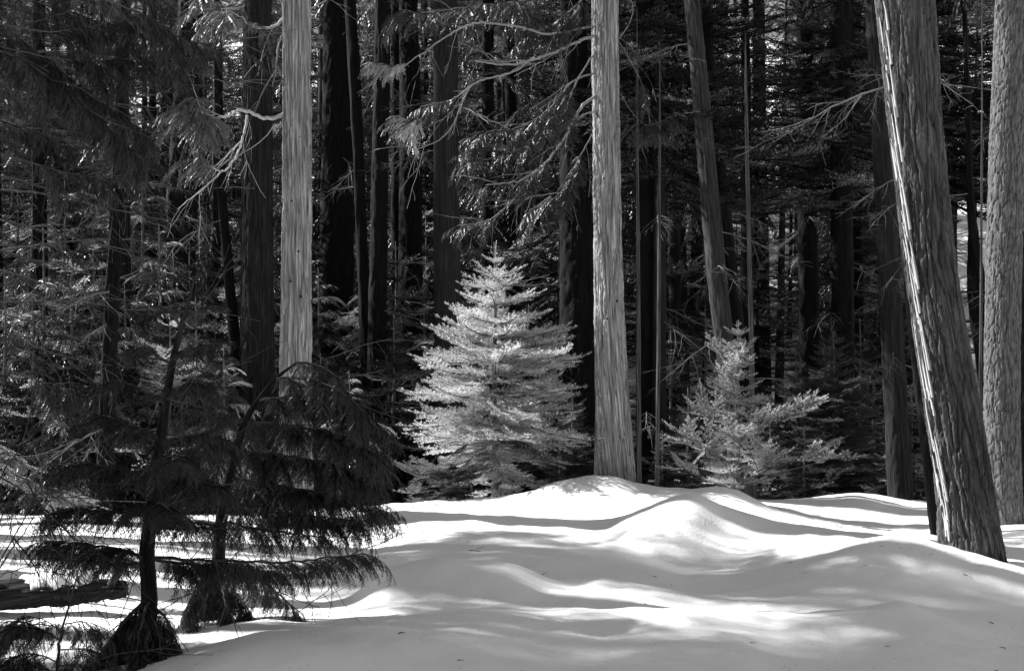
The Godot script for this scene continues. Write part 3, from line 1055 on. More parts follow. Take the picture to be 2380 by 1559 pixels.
	# pale strips painting the sunlit rim along its edge
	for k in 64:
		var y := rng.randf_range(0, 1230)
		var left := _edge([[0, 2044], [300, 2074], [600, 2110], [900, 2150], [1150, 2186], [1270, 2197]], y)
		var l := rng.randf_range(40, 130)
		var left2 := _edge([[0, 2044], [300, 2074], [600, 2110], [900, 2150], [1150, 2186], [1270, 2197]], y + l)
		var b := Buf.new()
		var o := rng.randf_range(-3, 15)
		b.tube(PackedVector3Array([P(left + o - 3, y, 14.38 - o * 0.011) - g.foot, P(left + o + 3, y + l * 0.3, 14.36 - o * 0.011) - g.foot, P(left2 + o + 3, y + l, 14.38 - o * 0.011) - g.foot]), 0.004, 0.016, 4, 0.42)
		part("rim_light_strip", b.into(ArrayMesh.new(), M.wood), g.node)
	# scaly pine
	tall_tree("scaly_pine", "straight pine with scaly plated bark behind the great leaning cedar", [[2361, -20, 82], [2352, 150, 80], [2345, 300, 78], [2335, 600, 76], [2330, 900, 77], [2332, 1100, 78], [2334, 1182, 80]], 19.0, "pine_bark", "pine", 170, 0.022, {"fine": 0.026, "n": 50, "flare": 0.05})

func _edge(t: Array, y: float) -> float:
	for i in t.size() - 1:
		if y <= t[i + 1][0] or i == t.size() - 2:
			return lerpf(t[i][1], t[i + 1][1], (y - t[i][0]) / (t[i + 1][0] - t[i][0]))
	return 0.0

func middle_trees() -> void:
	var gm := "darker trunks standing deeper in the forest"
	var list := [
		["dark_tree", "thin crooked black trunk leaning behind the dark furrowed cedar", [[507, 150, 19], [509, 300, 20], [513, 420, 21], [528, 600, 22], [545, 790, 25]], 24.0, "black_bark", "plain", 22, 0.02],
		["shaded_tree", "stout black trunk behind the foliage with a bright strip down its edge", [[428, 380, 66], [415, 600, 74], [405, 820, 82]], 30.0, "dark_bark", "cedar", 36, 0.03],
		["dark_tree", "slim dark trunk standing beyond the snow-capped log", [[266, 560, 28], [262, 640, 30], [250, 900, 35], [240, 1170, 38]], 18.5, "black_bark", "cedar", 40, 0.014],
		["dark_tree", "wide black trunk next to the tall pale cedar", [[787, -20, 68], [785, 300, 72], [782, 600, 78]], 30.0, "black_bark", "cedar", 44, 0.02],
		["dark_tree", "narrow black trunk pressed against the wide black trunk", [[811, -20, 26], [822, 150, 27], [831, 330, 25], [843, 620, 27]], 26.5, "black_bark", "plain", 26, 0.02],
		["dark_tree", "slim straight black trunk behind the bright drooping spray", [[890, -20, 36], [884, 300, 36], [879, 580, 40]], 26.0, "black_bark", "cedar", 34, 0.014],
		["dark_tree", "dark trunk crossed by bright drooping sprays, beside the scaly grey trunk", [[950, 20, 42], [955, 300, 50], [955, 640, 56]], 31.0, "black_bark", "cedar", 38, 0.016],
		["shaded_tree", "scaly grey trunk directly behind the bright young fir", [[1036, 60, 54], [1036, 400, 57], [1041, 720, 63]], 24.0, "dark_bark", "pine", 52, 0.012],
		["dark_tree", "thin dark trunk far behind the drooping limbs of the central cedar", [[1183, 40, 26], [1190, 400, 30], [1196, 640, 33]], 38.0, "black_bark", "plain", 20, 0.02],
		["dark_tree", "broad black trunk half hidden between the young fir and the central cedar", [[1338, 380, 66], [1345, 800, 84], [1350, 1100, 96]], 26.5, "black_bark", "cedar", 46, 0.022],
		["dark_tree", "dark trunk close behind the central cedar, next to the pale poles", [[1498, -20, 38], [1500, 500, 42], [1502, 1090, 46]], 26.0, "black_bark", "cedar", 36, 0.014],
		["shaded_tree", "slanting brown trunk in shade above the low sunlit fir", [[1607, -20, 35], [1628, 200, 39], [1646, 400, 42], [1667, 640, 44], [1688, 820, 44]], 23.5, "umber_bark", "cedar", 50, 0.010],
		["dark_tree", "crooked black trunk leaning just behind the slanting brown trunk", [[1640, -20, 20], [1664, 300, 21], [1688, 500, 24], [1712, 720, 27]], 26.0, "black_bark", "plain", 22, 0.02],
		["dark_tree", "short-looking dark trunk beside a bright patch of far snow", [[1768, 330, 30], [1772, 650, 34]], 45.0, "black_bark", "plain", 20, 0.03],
		["dark_tree", "straight dark trunk deep in the forest", [[1870, -20, 36], [1873, 300, 40], [1880, 700, 45]], 33.0, "black_bark", "cedar", 32, 0.016],
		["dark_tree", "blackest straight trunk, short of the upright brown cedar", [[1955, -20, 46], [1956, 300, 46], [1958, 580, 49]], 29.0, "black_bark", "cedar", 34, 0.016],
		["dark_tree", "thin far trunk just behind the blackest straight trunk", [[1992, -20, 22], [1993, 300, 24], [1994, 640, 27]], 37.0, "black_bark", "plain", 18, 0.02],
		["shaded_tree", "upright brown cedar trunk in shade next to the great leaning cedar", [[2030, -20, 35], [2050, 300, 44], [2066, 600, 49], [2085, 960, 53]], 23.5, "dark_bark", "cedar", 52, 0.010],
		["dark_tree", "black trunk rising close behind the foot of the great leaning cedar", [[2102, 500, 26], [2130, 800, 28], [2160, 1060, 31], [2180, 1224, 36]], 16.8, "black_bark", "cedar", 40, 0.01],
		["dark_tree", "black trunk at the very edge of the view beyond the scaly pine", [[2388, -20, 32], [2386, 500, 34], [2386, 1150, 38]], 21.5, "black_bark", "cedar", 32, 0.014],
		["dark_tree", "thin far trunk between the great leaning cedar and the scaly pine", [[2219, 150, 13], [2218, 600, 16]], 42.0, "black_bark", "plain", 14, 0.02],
		["dark_tree", "crooked dark trunk with a thick burl between leaning cedar and pine", [[2250, 250, 13], [2258, 480, 16], [2270, 640, 40], [2276, 740, 40], [2290, 860, 30]], 31.0, "black_bark", "plain", 26, 0.05],
		["dark_tree", "shadowed trunk standing among the twigs near the edge of the view", [[92, 480, 30], [94, 800, 34], [95, 1100, 36]], 25.0, "black_bark", "cedar", 30, 0.014],
	]
	for e in list:
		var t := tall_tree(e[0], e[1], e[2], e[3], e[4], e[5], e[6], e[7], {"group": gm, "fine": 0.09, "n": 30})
		var bl := []
		var bt := []
		for k in 9:
			var h := rng.randf_range(0.8, 0.24 * e[3] + 4.5)
			var w: PackedVector3Array = t.w
			for q in w.size() - 1:
				var y: float = h + t.foot.y
				if y >= w[q].y and y <= w[q + 1].y:
					var c := w[q].lerp(w[q + 1], (y - w[q].y) / (w[q + 1].y - w[q].y))
					var az := rng.randf() * TAU
					bl.append(aim(Vector3(cos(az), rng.randf_range(-0.4, 0.25), sin(az)), Vector3.UP, rng.randf_range(0.7, 1.7), c - t.foot))
					bt.append(rng.randf_range(0.8, 2.0))
		copies("dead_branches", B.bare[rng.randi_range(0, 2)], bl, bt, t.node)
	var gp := "thin pale poles of young trees"
	for e in [
		["thin pale pole, flecked with light, just behind the central cedar", [[1483, 560, 8], [1484, 700, 10], [1486, 1090, 11]], 21.5, "brown_bark"],
		["thinner dull pole standing one step past the flecked pale pole", [[1533, 470, 7], [1531, 800, 9], [1529, 1010, 10]], 23.0, "brown_bark"],
		["thin grey pole beside the slanting brown trunk above the low sunlit fir", [[1735, 250, 8], [1740, 500, 10], [1748, 860, 13]], 22.5, "brown_bark"],
		["slender grey stem rising beside the great leaning cedar's foot", [[2281, 760, 6], [2280, 900, 9], [2283, 1080, 12]], 16.0, "brown_bark"],
	]:
		tall_tree("young_pole", e[0], e[1], e[2], e[3], "plain", 14, 0.004, {"group": gp, "H": 7.5, "fine": 0.1, "n": 8, "R": 0.8})

func saplings() -> void:
	var gs := "young firs at the edge of the snow"
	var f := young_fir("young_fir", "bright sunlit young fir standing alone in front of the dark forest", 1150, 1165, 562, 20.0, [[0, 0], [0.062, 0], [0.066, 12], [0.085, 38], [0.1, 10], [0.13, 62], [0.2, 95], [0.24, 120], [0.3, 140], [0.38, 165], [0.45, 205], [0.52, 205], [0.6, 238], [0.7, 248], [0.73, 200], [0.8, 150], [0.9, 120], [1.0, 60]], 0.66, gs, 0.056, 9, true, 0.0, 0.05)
	# lower sparse limbs of the young fir
	for e in [[[1155, 1000, 20], [1090, 1030, 19.7], [1020, 1080, 19.4], [960, 1120, 19.2]], [[1155, 1010, 20], [1220, 1030, 19.8], [1270, 1070, 19.6]], [[1155, 1020, 20], [1100, 1060, 19.5], [1050, 1130, 19.3]]]:
		limb(f, e, 0.014, 0.005, 0.14, B.fir_mid, 7, 0.5, 0.2, 0.3, 0.4, 3)
	var bush := thing("low_fir", "low sunlit fir clump spreading over the snow at the bright young fir's foot", "tree", gs, Vector3(P(1000, 1165, 19.3).x, ground(P(1000, 1165, 19.3).x, -19.3), -19.3))
	var bw := Buf.new()
	bw.tube(PackedVector3Array([Vector3(0.3, -0.1, 0), Vector3(0.2, 0.3, 0), Vector3(0.1, 0.6, 0)]), 0.02, 0.006, 6, 0.1)
	part("trunk", bw.into(ArrayMesh.new(), M.wood), bush)
	var bl := [[], [], []]
	var bt := [[], [], []]
	for k in 40:
		var az := rng.randf_range(PI * 0.05, PI * 1.25)
		var v := k % 3
		bl[v].append(aim(Vector3(cos(az), rng.randf_range(-0.25, 0.5), sin(az)), Vector3.UP, rng.randf_range(0.5, 0.85), Vector3(rng.randf_range(0.0, 0.25), rng.randf_range(0.0, 0.5), rng.randf_range(-0.1, 0.2))))
		bt[v].append(rng.randf_range(0.14, 0.3))
	for v in 3:
		copies("boughs", B.fir_mid[v], bl[v], bt[v], bush)
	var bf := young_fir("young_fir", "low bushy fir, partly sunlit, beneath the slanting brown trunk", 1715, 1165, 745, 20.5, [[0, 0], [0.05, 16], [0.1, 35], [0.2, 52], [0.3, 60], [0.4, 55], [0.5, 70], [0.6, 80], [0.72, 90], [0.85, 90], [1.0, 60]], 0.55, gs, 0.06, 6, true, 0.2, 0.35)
	for e in [[1640, 965, 20.2, 10], [1700, 900, 20.4, 9], [1765, 985, 20.0, 11], [1835, 965, 20.1, 10], [1880, 940, 20.0, 6], [1655, 1050, 19.9, 11], [1890, 1055, 19.9, 10], [1785, 1075, 19.8, 11], [1602, 1020, 20.1, 8], [1720, 1020, 19.7, 11], [1940, 1065, 19.9, 5], [1590, 1090, 20.0, 7], [1690, 830, 20.4, 6]]:
		var c := P(e[0], e[1], e[2])
		var from := P(1717, minf(e[1] + 70.0, 1140.0), 20.5)
		limb(bf, [[1717, minf(e[1] + 70.0, 1140.0), 20.5], [(1717 + e[0]) * 0.5, e[1] + 30, (20.5 + e[2]) * 0.5], [e[0], e[1], e[2]]], 0.01, 0.004, 0.1, B.fir_small, 0, 1.0, 0.5)
		var out := (c - from).normalized()
		for k in e[3]:
			var dir := (out * 0.9 + Vector3(rng.randf_range(-1, 1), rng.randf_range(-0.25, 0.6), rng.randf_range(-0.5, 1))).normalized()
			var o := part("bough", B.fir_small[k % 3], bf)
			o.transform = aim(dir, Vector3(rng.randf_range(-0.4, 0.4), 1, rng.randf_range(-0.4, 0.4)), rng.randf_range(0.7, 1.25), c - out * rng.randf_range(0.0, 0.3) - bf.position)
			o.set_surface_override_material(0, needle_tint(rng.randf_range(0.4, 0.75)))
	young_fir("young_fir", "dark layered fir with light tips, between the low bushy fir and the brown cedar", 1938, 1150, 770, 25.0, [[0, 0], [0.06, 25], [0.12, 40], [0.2, 60], [0.35, 100], [0.5, 120], [0.7, 150], [0.9, 140], [1, 80]], 0.11, gs, 0.045, 7, true)
	var ef := P(-150, 1300, 13.0)
	ef.y = ground(ef.x, ef.z)
	var edge := thing("edge_fir", "sunlit fir boughs reaching over the snow behind the bare shrub", "tree", gs, ef)
	var ew := Buf.new()
	ew.tube(PackedVector3Array([Vector3(0, -0.1, 0), Vector3(0.02, 0.8, 0), Vector3(0, 1.6, 0), Vector3(0.01, 2.6, 0)]), 0.04, 0.008, 8, 0.1)
	part("trunk", ew.into(ArrayMesh.new(), M.wood), edge)
	for e in [[[-150, 1010, 13], [-60, 1050, 12.9], [20, 1095, 12.8], [100, 1130, 12.7], [170, 1150, 12.6], [225, 1175, 12.5]], [[-150, 1060, 13], [-60, 1090, 13.1], [40, 1120, 13.2], [130, 1155, 13.2], [200, 1185, 13.2]], [[-150, 980, 13], [-70, 1000, 12.9], [0, 1040, 12.8], [60, 1080, 12.7]]]:
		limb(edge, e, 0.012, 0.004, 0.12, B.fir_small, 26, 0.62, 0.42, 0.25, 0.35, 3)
	# dim young firs filling the understory, from one side of the view to the other
	var specs := []
	for e in [[180, 700, 27], [330, 620, 33], [420, 700, 26], [500, 760, 25], [640, 700, 30], [740, 620, 27], [800, 690, 31], [860, 640, 28], [915, 730, 25], [985, 650, 29], [1075, 760, 33], [1230, 700, 31], [1280, 830, 26], [1330, 900, 24], [1455, 820, 29], [1560, 760, 30], [1600, 900, 25], [1640, 700, 36], [1850, 820, 28], [1900, 640, 36], [2000, 740, 30], [2030, 880, 27], [2120, 900, 26], [2300, 980, 27], [2400, 880, 30], [20, 900, 24], [40, 420, 27], [100, 520, 24], [150, 380, 29], [215, 480, 26], [270, 420, 30], [330, 360, 28], [370, 520, 25], [440, 560, 29], [480, 470, 31], [535, 560, 27], [600, 540, 29], [10, 620, 23], [75, 700, 22.5], [165, 640, 23], [290, 660, 23.5], [640, 480, 33], [720, 470, 32], [840, 520, 33], [920, 560, 30], [990, 480, 34], [300, 900, 24], [460, 930, 23.5], [780, 900, 24], [870, 960, 23], [1180, 900, 26], [1540, 1000, 23.5], [1790, 960, 24], [1870, 1000, 23.5], [2060, 1020, 24], [2130, 1060, 24], [640, 960, 24.5], [690, 880, 28], [1300, 1020, 23.5], [1420, 960, 25], [380, 1000, 23], [120, 1000, 23.5], [200, 950, 26], [560, 1010, 23.5]]:
		specs.append(e)
	var bright := {}  # saplings whose paler tint paints sunlit foliage
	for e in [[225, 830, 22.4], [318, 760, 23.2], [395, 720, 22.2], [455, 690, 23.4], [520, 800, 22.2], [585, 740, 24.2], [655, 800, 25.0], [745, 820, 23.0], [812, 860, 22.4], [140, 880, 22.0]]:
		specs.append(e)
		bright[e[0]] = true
	specs.sort_custom(func(p, q): return p[0] < q[0])
	for e in specs:
		var d: float = e[2]
		var x: float = (e[0] - CX) / K * d
		var base_py: float = CY - (ground(x, -d) - EYE) / d * K
		var h: float = base_py - e[1]
		var wd := h * rng.randf_range(0.28, 0.38)
		var cedar: bool = e[0] < 900 and (int(e[0]) / 5) % 2 == 0
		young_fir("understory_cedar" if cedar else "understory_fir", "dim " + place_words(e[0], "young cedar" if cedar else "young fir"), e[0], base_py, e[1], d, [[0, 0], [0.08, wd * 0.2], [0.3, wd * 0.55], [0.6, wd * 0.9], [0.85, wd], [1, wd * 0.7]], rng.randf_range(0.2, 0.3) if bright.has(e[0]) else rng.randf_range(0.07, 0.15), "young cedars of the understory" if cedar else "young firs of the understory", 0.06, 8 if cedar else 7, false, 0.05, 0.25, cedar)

func near_cedars() -> void:
	var gn := "young cedars in the near shade"
	var cn: Array = B.cedar
	# the near cedar by the log
	var f := P(322, 1535, 10.0)
	f.y = ground(f.x, f.z)
	var t := thing("near_cedar", "young dark cedar whose lowest boughs hang onto the snow by the log", "tree", gn, f)
	var pts := [[322, 1545, 10], [345, 1400, 10], [340, 1280, 10], [352, 1180, 10], [366, 1060, 10], [384, 940, 10], [398, 850, 10], [420, 760, 10], [440, 690, 10], [452, 640, 10]]
	var path := PackedVector3Array()
	for p in pts:
		path.append(P(p[0], p[1], p[2]) - f)
	var rr := PackedFloat32Array([0.062, 0.058, 0.052, 0.045, 0.038, 0.031, 0.025, 0.018, 0.011, 0.005])
	part("trunk", trunk_mesh(path, rr, 26, 0.03, 9.0, "cedar", 0.004, f), t, M.dark_bark)
	var dk := 0.028
	for e in [
		# hanging skirt round the foot
		[[[345, 1410, 10], [380, 1430, 9.8], [405, 1480, 9.7], [418, 1530, 9.65]], 24, 0.34, 1.60], [[[343, 1400, 10], [300, 1430, 9.8], [262, 1480, 9.7], [232, 1535, 9.65]], 27, 0.38, 1.60],
		[[[345, 1395, 10], [330, 1440, 9.6], [318, 1500, 9.5], [310, 1545, 9.45]], 24, 0.38, 1.60], [[[345, 1405, 10], [360, 1450, 9.7], [370, 1500, 9.6], [372, 1540, 9.55]], 24, 0.34, 1.60],
		[[[343, 1390, 10], [290, 1440, 10.2], [260, 1500, 10.2], [250, 1545, 10.2]], 21, 0.38, 1.50],
		# low spreading boughs
		[[[342, 1300, 10], [290, 1280, 9.8], [230, 1270, 9.6], [170, 1262, 9.4], [110, 1262, 9.3]], 39, 0.38, 0.36], [[[342, 1310, 10], [270, 1310, 10.2], [200, 1300, 10.4], [150, 1290, 10.5]], 24, 0.34, 0.36],
		[[[345, 1295, 10], [440, 1300, 9.8], [560, 1305, 9.6], [680, 1305, 9.5], [770, 1295, 9.4], [850, 1288, 9.3]], 50, 0.38, 0.48], [[[345, 1300, 10], [450, 1310, 10.2], [560, 1320, 10.4], [640, 1330, 10.5]], 32, 0.38, 0.54],
		[[[350, 1200, 10], [260, 1190, 9.8], [190, 1185, 9.7], [130, 1190, 9.6]], 24, 0.38, 0.36], [[[352, 1190, 10], [430, 1210, 9.7], [500, 1220, 9.6]], 21, 0.38, 0.36],
		[[[360, 1120, 10], [280, 1090, 9.8], [210, 1080, 9.6], [160, 1090, 9.5]], 27, 0.38, 0.36], [[[360, 1110, 10], [430, 1110, 9.7], [500, 1130, 9.5]], 24, 0.40, 0.36],
		[[[372, 1020, 10], [300, 985, 9.8], [250, 970, 9.7]], 17, 0.38, 0.36], [[[372, 1030, 10], [450, 1010, 9.7], [520, 1020, 9.6]], 21, 0.38, 0.36],
		[[[385, 940, 10], [320, 900, 9.8], [270, 890, 9.7]], 14, 0.34, 0.36], [[[386, 930, 10], [440, 890, 9.8], [490, 900, 9.7]], 15, 0.34, 0.36],
		[[[398, 850, 10], [350, 820, 9.9], [320, 815, 9.8]], 10, 0.31, 0.30], [[[400, 840, 10], [440, 810, 9.9], [480, 815, 9.8]], 10, 0.31, 0.30],
		[[[420, 760, 10], [400, 730, 10], [380, 725, 10]], 6, 0.26, 0.30], [[[424, 750, 10], [460, 720, 10], [480, 715, 10]], 6, 0.26, 0.30],
		[[[365, 1080, 10], [390, 1060, 9.5], [410, 1070, 9.2]], 15, 0.38, 0.42], [[[352, 1180, 10], [370, 1170, 9.5], [400, 1190, 9.2]], 15, 0.38, 0.42],
	]:
		limb(t, e[0], 0.013, 0.004, 0.06, B.flat if e[3] < 1.2 else cn, e[1], e[2], dk, 0.12, e[3], 3)
	# second cedar behind it, broad and arching
	var f2 := P(500, 1432, 11.4)
	f2.y = ground(f2.x, f2.z)
	var t2 := thing("near_cedar", "broader dark cedar arching in front of the tall pale cedar's foot", "tree", gn, f2)
	var p2 := [[492, 1440, 11.4], [505, 1330, 11.4], [512, 1220, 11.4], [540, 1080, 11.4], [580, 960, 11.4], [640, 880, 11.4], [690, 842, 11.4]]
	path = PackedVector3Array()
	for p in p2:
		path.append(P(p[0], p[1], p[2]) - f2)
	part("trunk", trunk_mesh(path, PackedFloat32Array([0.06, 0.055, 0.048, 0.036, 0.024, 0.014, 0.006]), 24, 0.03, 9.0, "cedar", 0.004, f2), t2, M.dark_bark)
	for e in [
		[[[690, 842, 11.4], [740, 850, 11.3], [790, 880, 11.2]], 15, 0.38, 0.54], [[[640, 880, 11.4], [720, 880, 11.2], [790, 910, 11], [850, 960, 10.9]], 32, 0.47, 0.60],
		[[[600, 930, 11.4], [700, 920, 11.2], [800, 940, 11.1], [880, 990, 11]], 39, 0.49, 0.60], [[[570, 980, 11.4], [680, 990, 11.2], [780, 1010, 11], [860, 1050, 10.9]], 39, 0.49, 0.54],
		[[[550, 1050, 11.4], [660, 1060, 11.2], [770, 1080, 11], [870, 1120, 10.9]], 42, 0.49, 0.48], [[[530, 1110, 11.4], [640, 1130, 11.2], [760, 1150, 11], [890, 1185, 10.8]], 48, 0.49, 0.42],
		[[[520, 1170, 11.4], [620, 1190, 11.2], [740, 1200, 11], [830, 1215, 10.9]], 39, 0.47, 0.42], [[[512, 1210, 11.4], [600, 1230, 11.2], [680, 1240, 11.1], [760, 1250, 11]], 21, 0.38, 0.54],
		[[[560, 1010, 11.4], [500, 960, 11.2], [450, 960, 11.1]], 15, 0.38, 0.42], [[[540, 1080, 11.4], [470, 1060, 11.2], [420, 1070, 11.1]], 17, 0.40, 0.42], [[[520, 1160, 11.4], [450, 1150, 11.2], [400, 1165, 11.1]], 21, 0.40, 0.42],
		[[[508, 1300, 11.4], [560, 1330, 11.2], [620, 1360, 11.1], [670, 1400, 11], [695, 1422, 10.95]], 29, 0.31, 1.40], [[[506, 1330, 11.4], [540, 1370, 11.2], [570, 1410, 11.1], [585, 1428, 11.05]], 27, 0.31, 1.60],
		[[[503, 1320, 11.4], [470, 1370, 11.0], [430, 1425, 10.7]], 24, 0.31, 1.60], [[[508, 1310, 11.4], [470, 1350, 11.2], [440, 1400, 11.1], [425, 1440, 11]], 21, 0.31, 1.50], [[[506, 1340, 11.4], [520, 1390, 11], [530, 1425, 10.9]], 21, 0.31, 1.60],
	]:
		limb(t2, e[0], 0.013, 0.004, 0.06, B.flat if e[3] < 1.2 else cn, e[1], e[2], dk, 0.1, e[3], 3)
	# seedling in the corner
	var f3 := P(128, 1585, 9.0)
	f3.y = ground(f3.x, f3.z)
	var t3 := thing("cedar_seedling", "thin cedar seedling with sparse dark sprays, in front of the log", "tree", gn, f3)
	limb(t3, [[128, 1590, 9], [140, 1480, 9], [162, 1400, 9], [185, 1320, 9]], 0.011, 0.004, 0.07, cn, 5, 0.25, dk, 0.6, 0.3, 2)
	for e in [[[[135, 1540, 9], [80, 1520, 8.9], [20, 1530, 8.8]], 10, 0.45, 0.5], [[[140, 1490, 9], [90, 1460, 8.9], [30, 1455, 8.8]], 12, 0.45, 0.5], [[[138, 1510, 9], [190, 1510, 8.9], [250, 1525, 8.9]], 7, 0.4, 0.5], [[[150, 1450, 9], [190, 1445, 8.9], [215, 1460, 8.9]], 6, 0.4, 0.5], [[[145, 1470, 9], [100, 1440, 9.1], [60, 1430, 9.1]], 7, 0.4, 0.5], [[[130, 1560, 9], [60, 1550, 9], [0, 1560, 9]], 10, 0.45, 0.5], [[[132, 1550, 9], [170, 1545, 8.8], [210, 1560, 8.7]], 7, 0.4, 0.5]]:
		limb(t3, e[0], 0.005, 0.002, 0.07, cn, e[1], e[2], dk, 0.15, e[3], 1)
	# tall cedars whose limbs sweep in from beyond the edge of the view
	var gl := "big cedars reaching in from beyond the edge"
	var sweeps := [
		["big cedar whose long thin limbs sweep across the upper corner", Vector3(-8.6, 0, -15.0), [
			[[-650, -300, 15], [-300, -120, 15.2], [0, 60, 15.4], [120, 150, 15.6], [240, 240, 15.8], [340, 310, 16]], [[-650, -350, 15], [-200, -150, 15], [120, -40, 15], [300, 20, 15.2], [430, 90, 15.4], [560, 120, 15.6]],
			[[-650, -100, 15], [-200, 0, 15], [60, 68, 15.2], [200, 65, 15.4], [300, 35, 15.6]], [[-650, -50, 15], [-200, 60, 15], [100, 130, 15.3], [260, 140, 15.6], [420, 110, 15.8]],
			[[-650, 0, 15], [-250, 80, 15], [0, 120, 15], [140, 200, 15.2], [250, 300, 15.5], [330, 380, 15.8]], [[-650, -200, 15], [-100, -40, 15.4], [200, 40, 15.8], [400, 150, 16.2], [560, 200, 16.5]],
			[[-650, -250, 15], [-100, -100, 15.4], [250, -40, 15.8], [450, 40, 16.2], [620, 130, 16.6]],
		], 44, 0.046, 0.62],
		["big cedar whose boughs droop at eye level above the log", Vector3(-9.0, 0, -18.0), [
			[[-450, 200, 18], [-150, 240, 18], [60, 300, 18.1], [200, 340, 18.2], [330, 330, 18.4]], [[-450, 300, 18], [-150, 380, 18], [50, 420, 18], [200, 470, 18.2], [380, 510, 18.4], [430, 505, 18.5]],
			[[-450, 350, 18], [-150, 470, 18], [40, 520, 17.8], [200, 560, 18], [330, 590, 18.2]], [[-450, 450, 18], [-150, 580, 18], [40, 640, 17.8], [180, 680, 18], [320, 700, 18.2]],
			[[-450, 250, 18], [-100, 330, 17.5], [150, 400, 17.6], [300, 420, 17.8], [480, 450, 18]], [[-450, 500, 18], [-150, 640, 18], [0, 760, 17.6], [120, 820, 17.8], [260, 850, 18]],
			[[-450, 150, 18], [-100, 200, 17.8], [180, 230, 18], [360, 250, 18.2], [470, 230, 18.4]],
		], 44, 0.044, 0.62],
	]
	sweeps.append(["big cedar whose fine boughs fill the view's edge beneath the others", Vector3(-10.2, 0, -20.5), [
		[[-400, 520, 20.5], [-150, 540, 20.3], [60, 600, 20.2], [220, 640, 20.2], [360, 650, 20.3]], [[-400, 620, 20.5], [-150, 680, 20.2], [40, 740, 20], [190, 790, 20], [330, 800, 20]],
		[[-400, 420, 20.5], [-150, 430, 20.3], [90, 450, 20.2], [260, 480, 20.2], [400, 470, 20.3]], [[-400, 700, 20.5], [-150, 800, 20.2], [20, 860, 20], [140, 900, 20], [260, 940, 20]],
		[[-400, 300, 20.5], [-150, 290, 20.3], [100, 300, 20.2], [300, 320, 20.2], [470, 300, 20.3]], [[-400, 200, 20.5], [-150, 150, 20.3], [120, 120, 20.2], [320, 140, 20.2], [500, 130, 20.3]],
		[[-400, 560, 20.5], [-100, 590, 21], [160, 560, 21.4], [330, 560, 21.7], [500, 590, 22]], [[-400, 640, 20.5], [-100, 700, 21], [160, 700, 21.4], [330, 720, 21.7], [480, 700, 22]],
	], 48, 0.05, 0.75])
	for e in sweeps:
		var foot: Vector3 = e[1]
		foot.y = ground(foot.x, foot.z)
		var tr := thing("big_cedar", e[0], "tree", gl, foot)
		part("trunk", trunk_mesh(PackedVector3Array([Vector3(0, -0.4, 0), Vector3(0, 5, 0), Vector3(0.1, 11, 0), Vector3(0.2, 20, 0)]), PackedFloat32Array([0.34, 0.28, 0.2, 0.03]), 40, 0.2, 9.0, "cedar", 0.018, foot), tr, M.brown_bark)
		for l in e[2]:
			limb(tr, l, 0.018, 0.003, 0.07, cn, e[3], e[5], e[4], 0.35, 0.55, 16, true)
		var bl := [[], [], []]
		var bt := [[], [], []]
		for k in 70:
			var h := rng.randf_range(8.5, 19.0)
			var az := rng.randf() * TAU
			var l := 3.0 * (1.0 - 0.7 * (h - 8.5) / 10.5)
			var dir := Vector3(cos(az), -0.2, sin(az)).normalized()
			if not lets_sun(foot + Vector3(0, h, 0), dir, l):
				continue
			bl[k % 3].append(aim(dir, Vector3.UP, l / 1.6, Vector3(0, h, 0)))
			bt[k % 3].append(rng.randf_range(0.04, 0.08))
		for v in 3:
			copies("crown", B.cedar_far[v], bl[v], bt[v], tr)

func forest() -> void:
	var specs := []
	# [px, distance, height, crown low, crown radius, boughs, cedar]
	for k in 150:
		var d := 27.0 + 58.0 * pow((k % 30) / 29.0, 0.9) + rng.randf_range(-1.5, 1.5)
		var px := -150.0 + 2700.0 * fposmod(k * 0.6180339, 1.0)
		var hole := px > 1755 and px < 1840 or px > 2190 and px < 2310 or px > 1690 and px < 1740
		if hole and k % 3 != 0:
			continue
		var lowest := 0.8
		for q in [[1800, 45], [2250, 40], [1715, 20]]:
			if absf(px - q[0]) < 1.7 / d * K + q[1]:
				lowest = EYE + 0.105 * d - ground((px - CX) / K * d, -d)
		if px < 560 and d < 44:
			specs.append([px, d, rng.randf_range(9, 15), 0.3, rng.randf_range(2.0, 2.8), 300, rng.randf() < 0.3])
			continue
		specs.append([px, d, maxf(rng.randf_range(13, 22), lowest + 6.0), maxf(lowest, rng.randf_range(0.8, 4.5)), rng.randf_range(2.0, 3.2), 125, rng.randf() < 0.35])
	for k in 26:
		var px := 1530.0 + 26.0 * k + rng.randf_range(-8, 8)
		if absf(px - 1797.0) < 26.0 or px > 2205:
			continue
		specs.append([px, rng.randf_range(36, 62), rng.randf_range(5, 9), 0.2, rng.randf_range(1.3, 1.9), 110, false])
	specs.sort_custom(func(p, q): return p[0] < q[0])
	for e in specs:
		var d: float = e[1]
		var x: float = (e[0] - CX) / K * d
		var kind := "forest cedar" if e[6] else "forest fir"
		var open: bool = e[0] > 1560 and e[0] < 1860 or e[0] > 2195
		forest_tree("forest_cedar" if e[6] else "forest_fir", "dark " + place_words(e[0], kind), "conifers filling the forest", x, -d, e[2], e[3], e[4], e[5], e[6], rng.randf_range(0.032, 0.07), 8, 0.35 if open else 0.08)

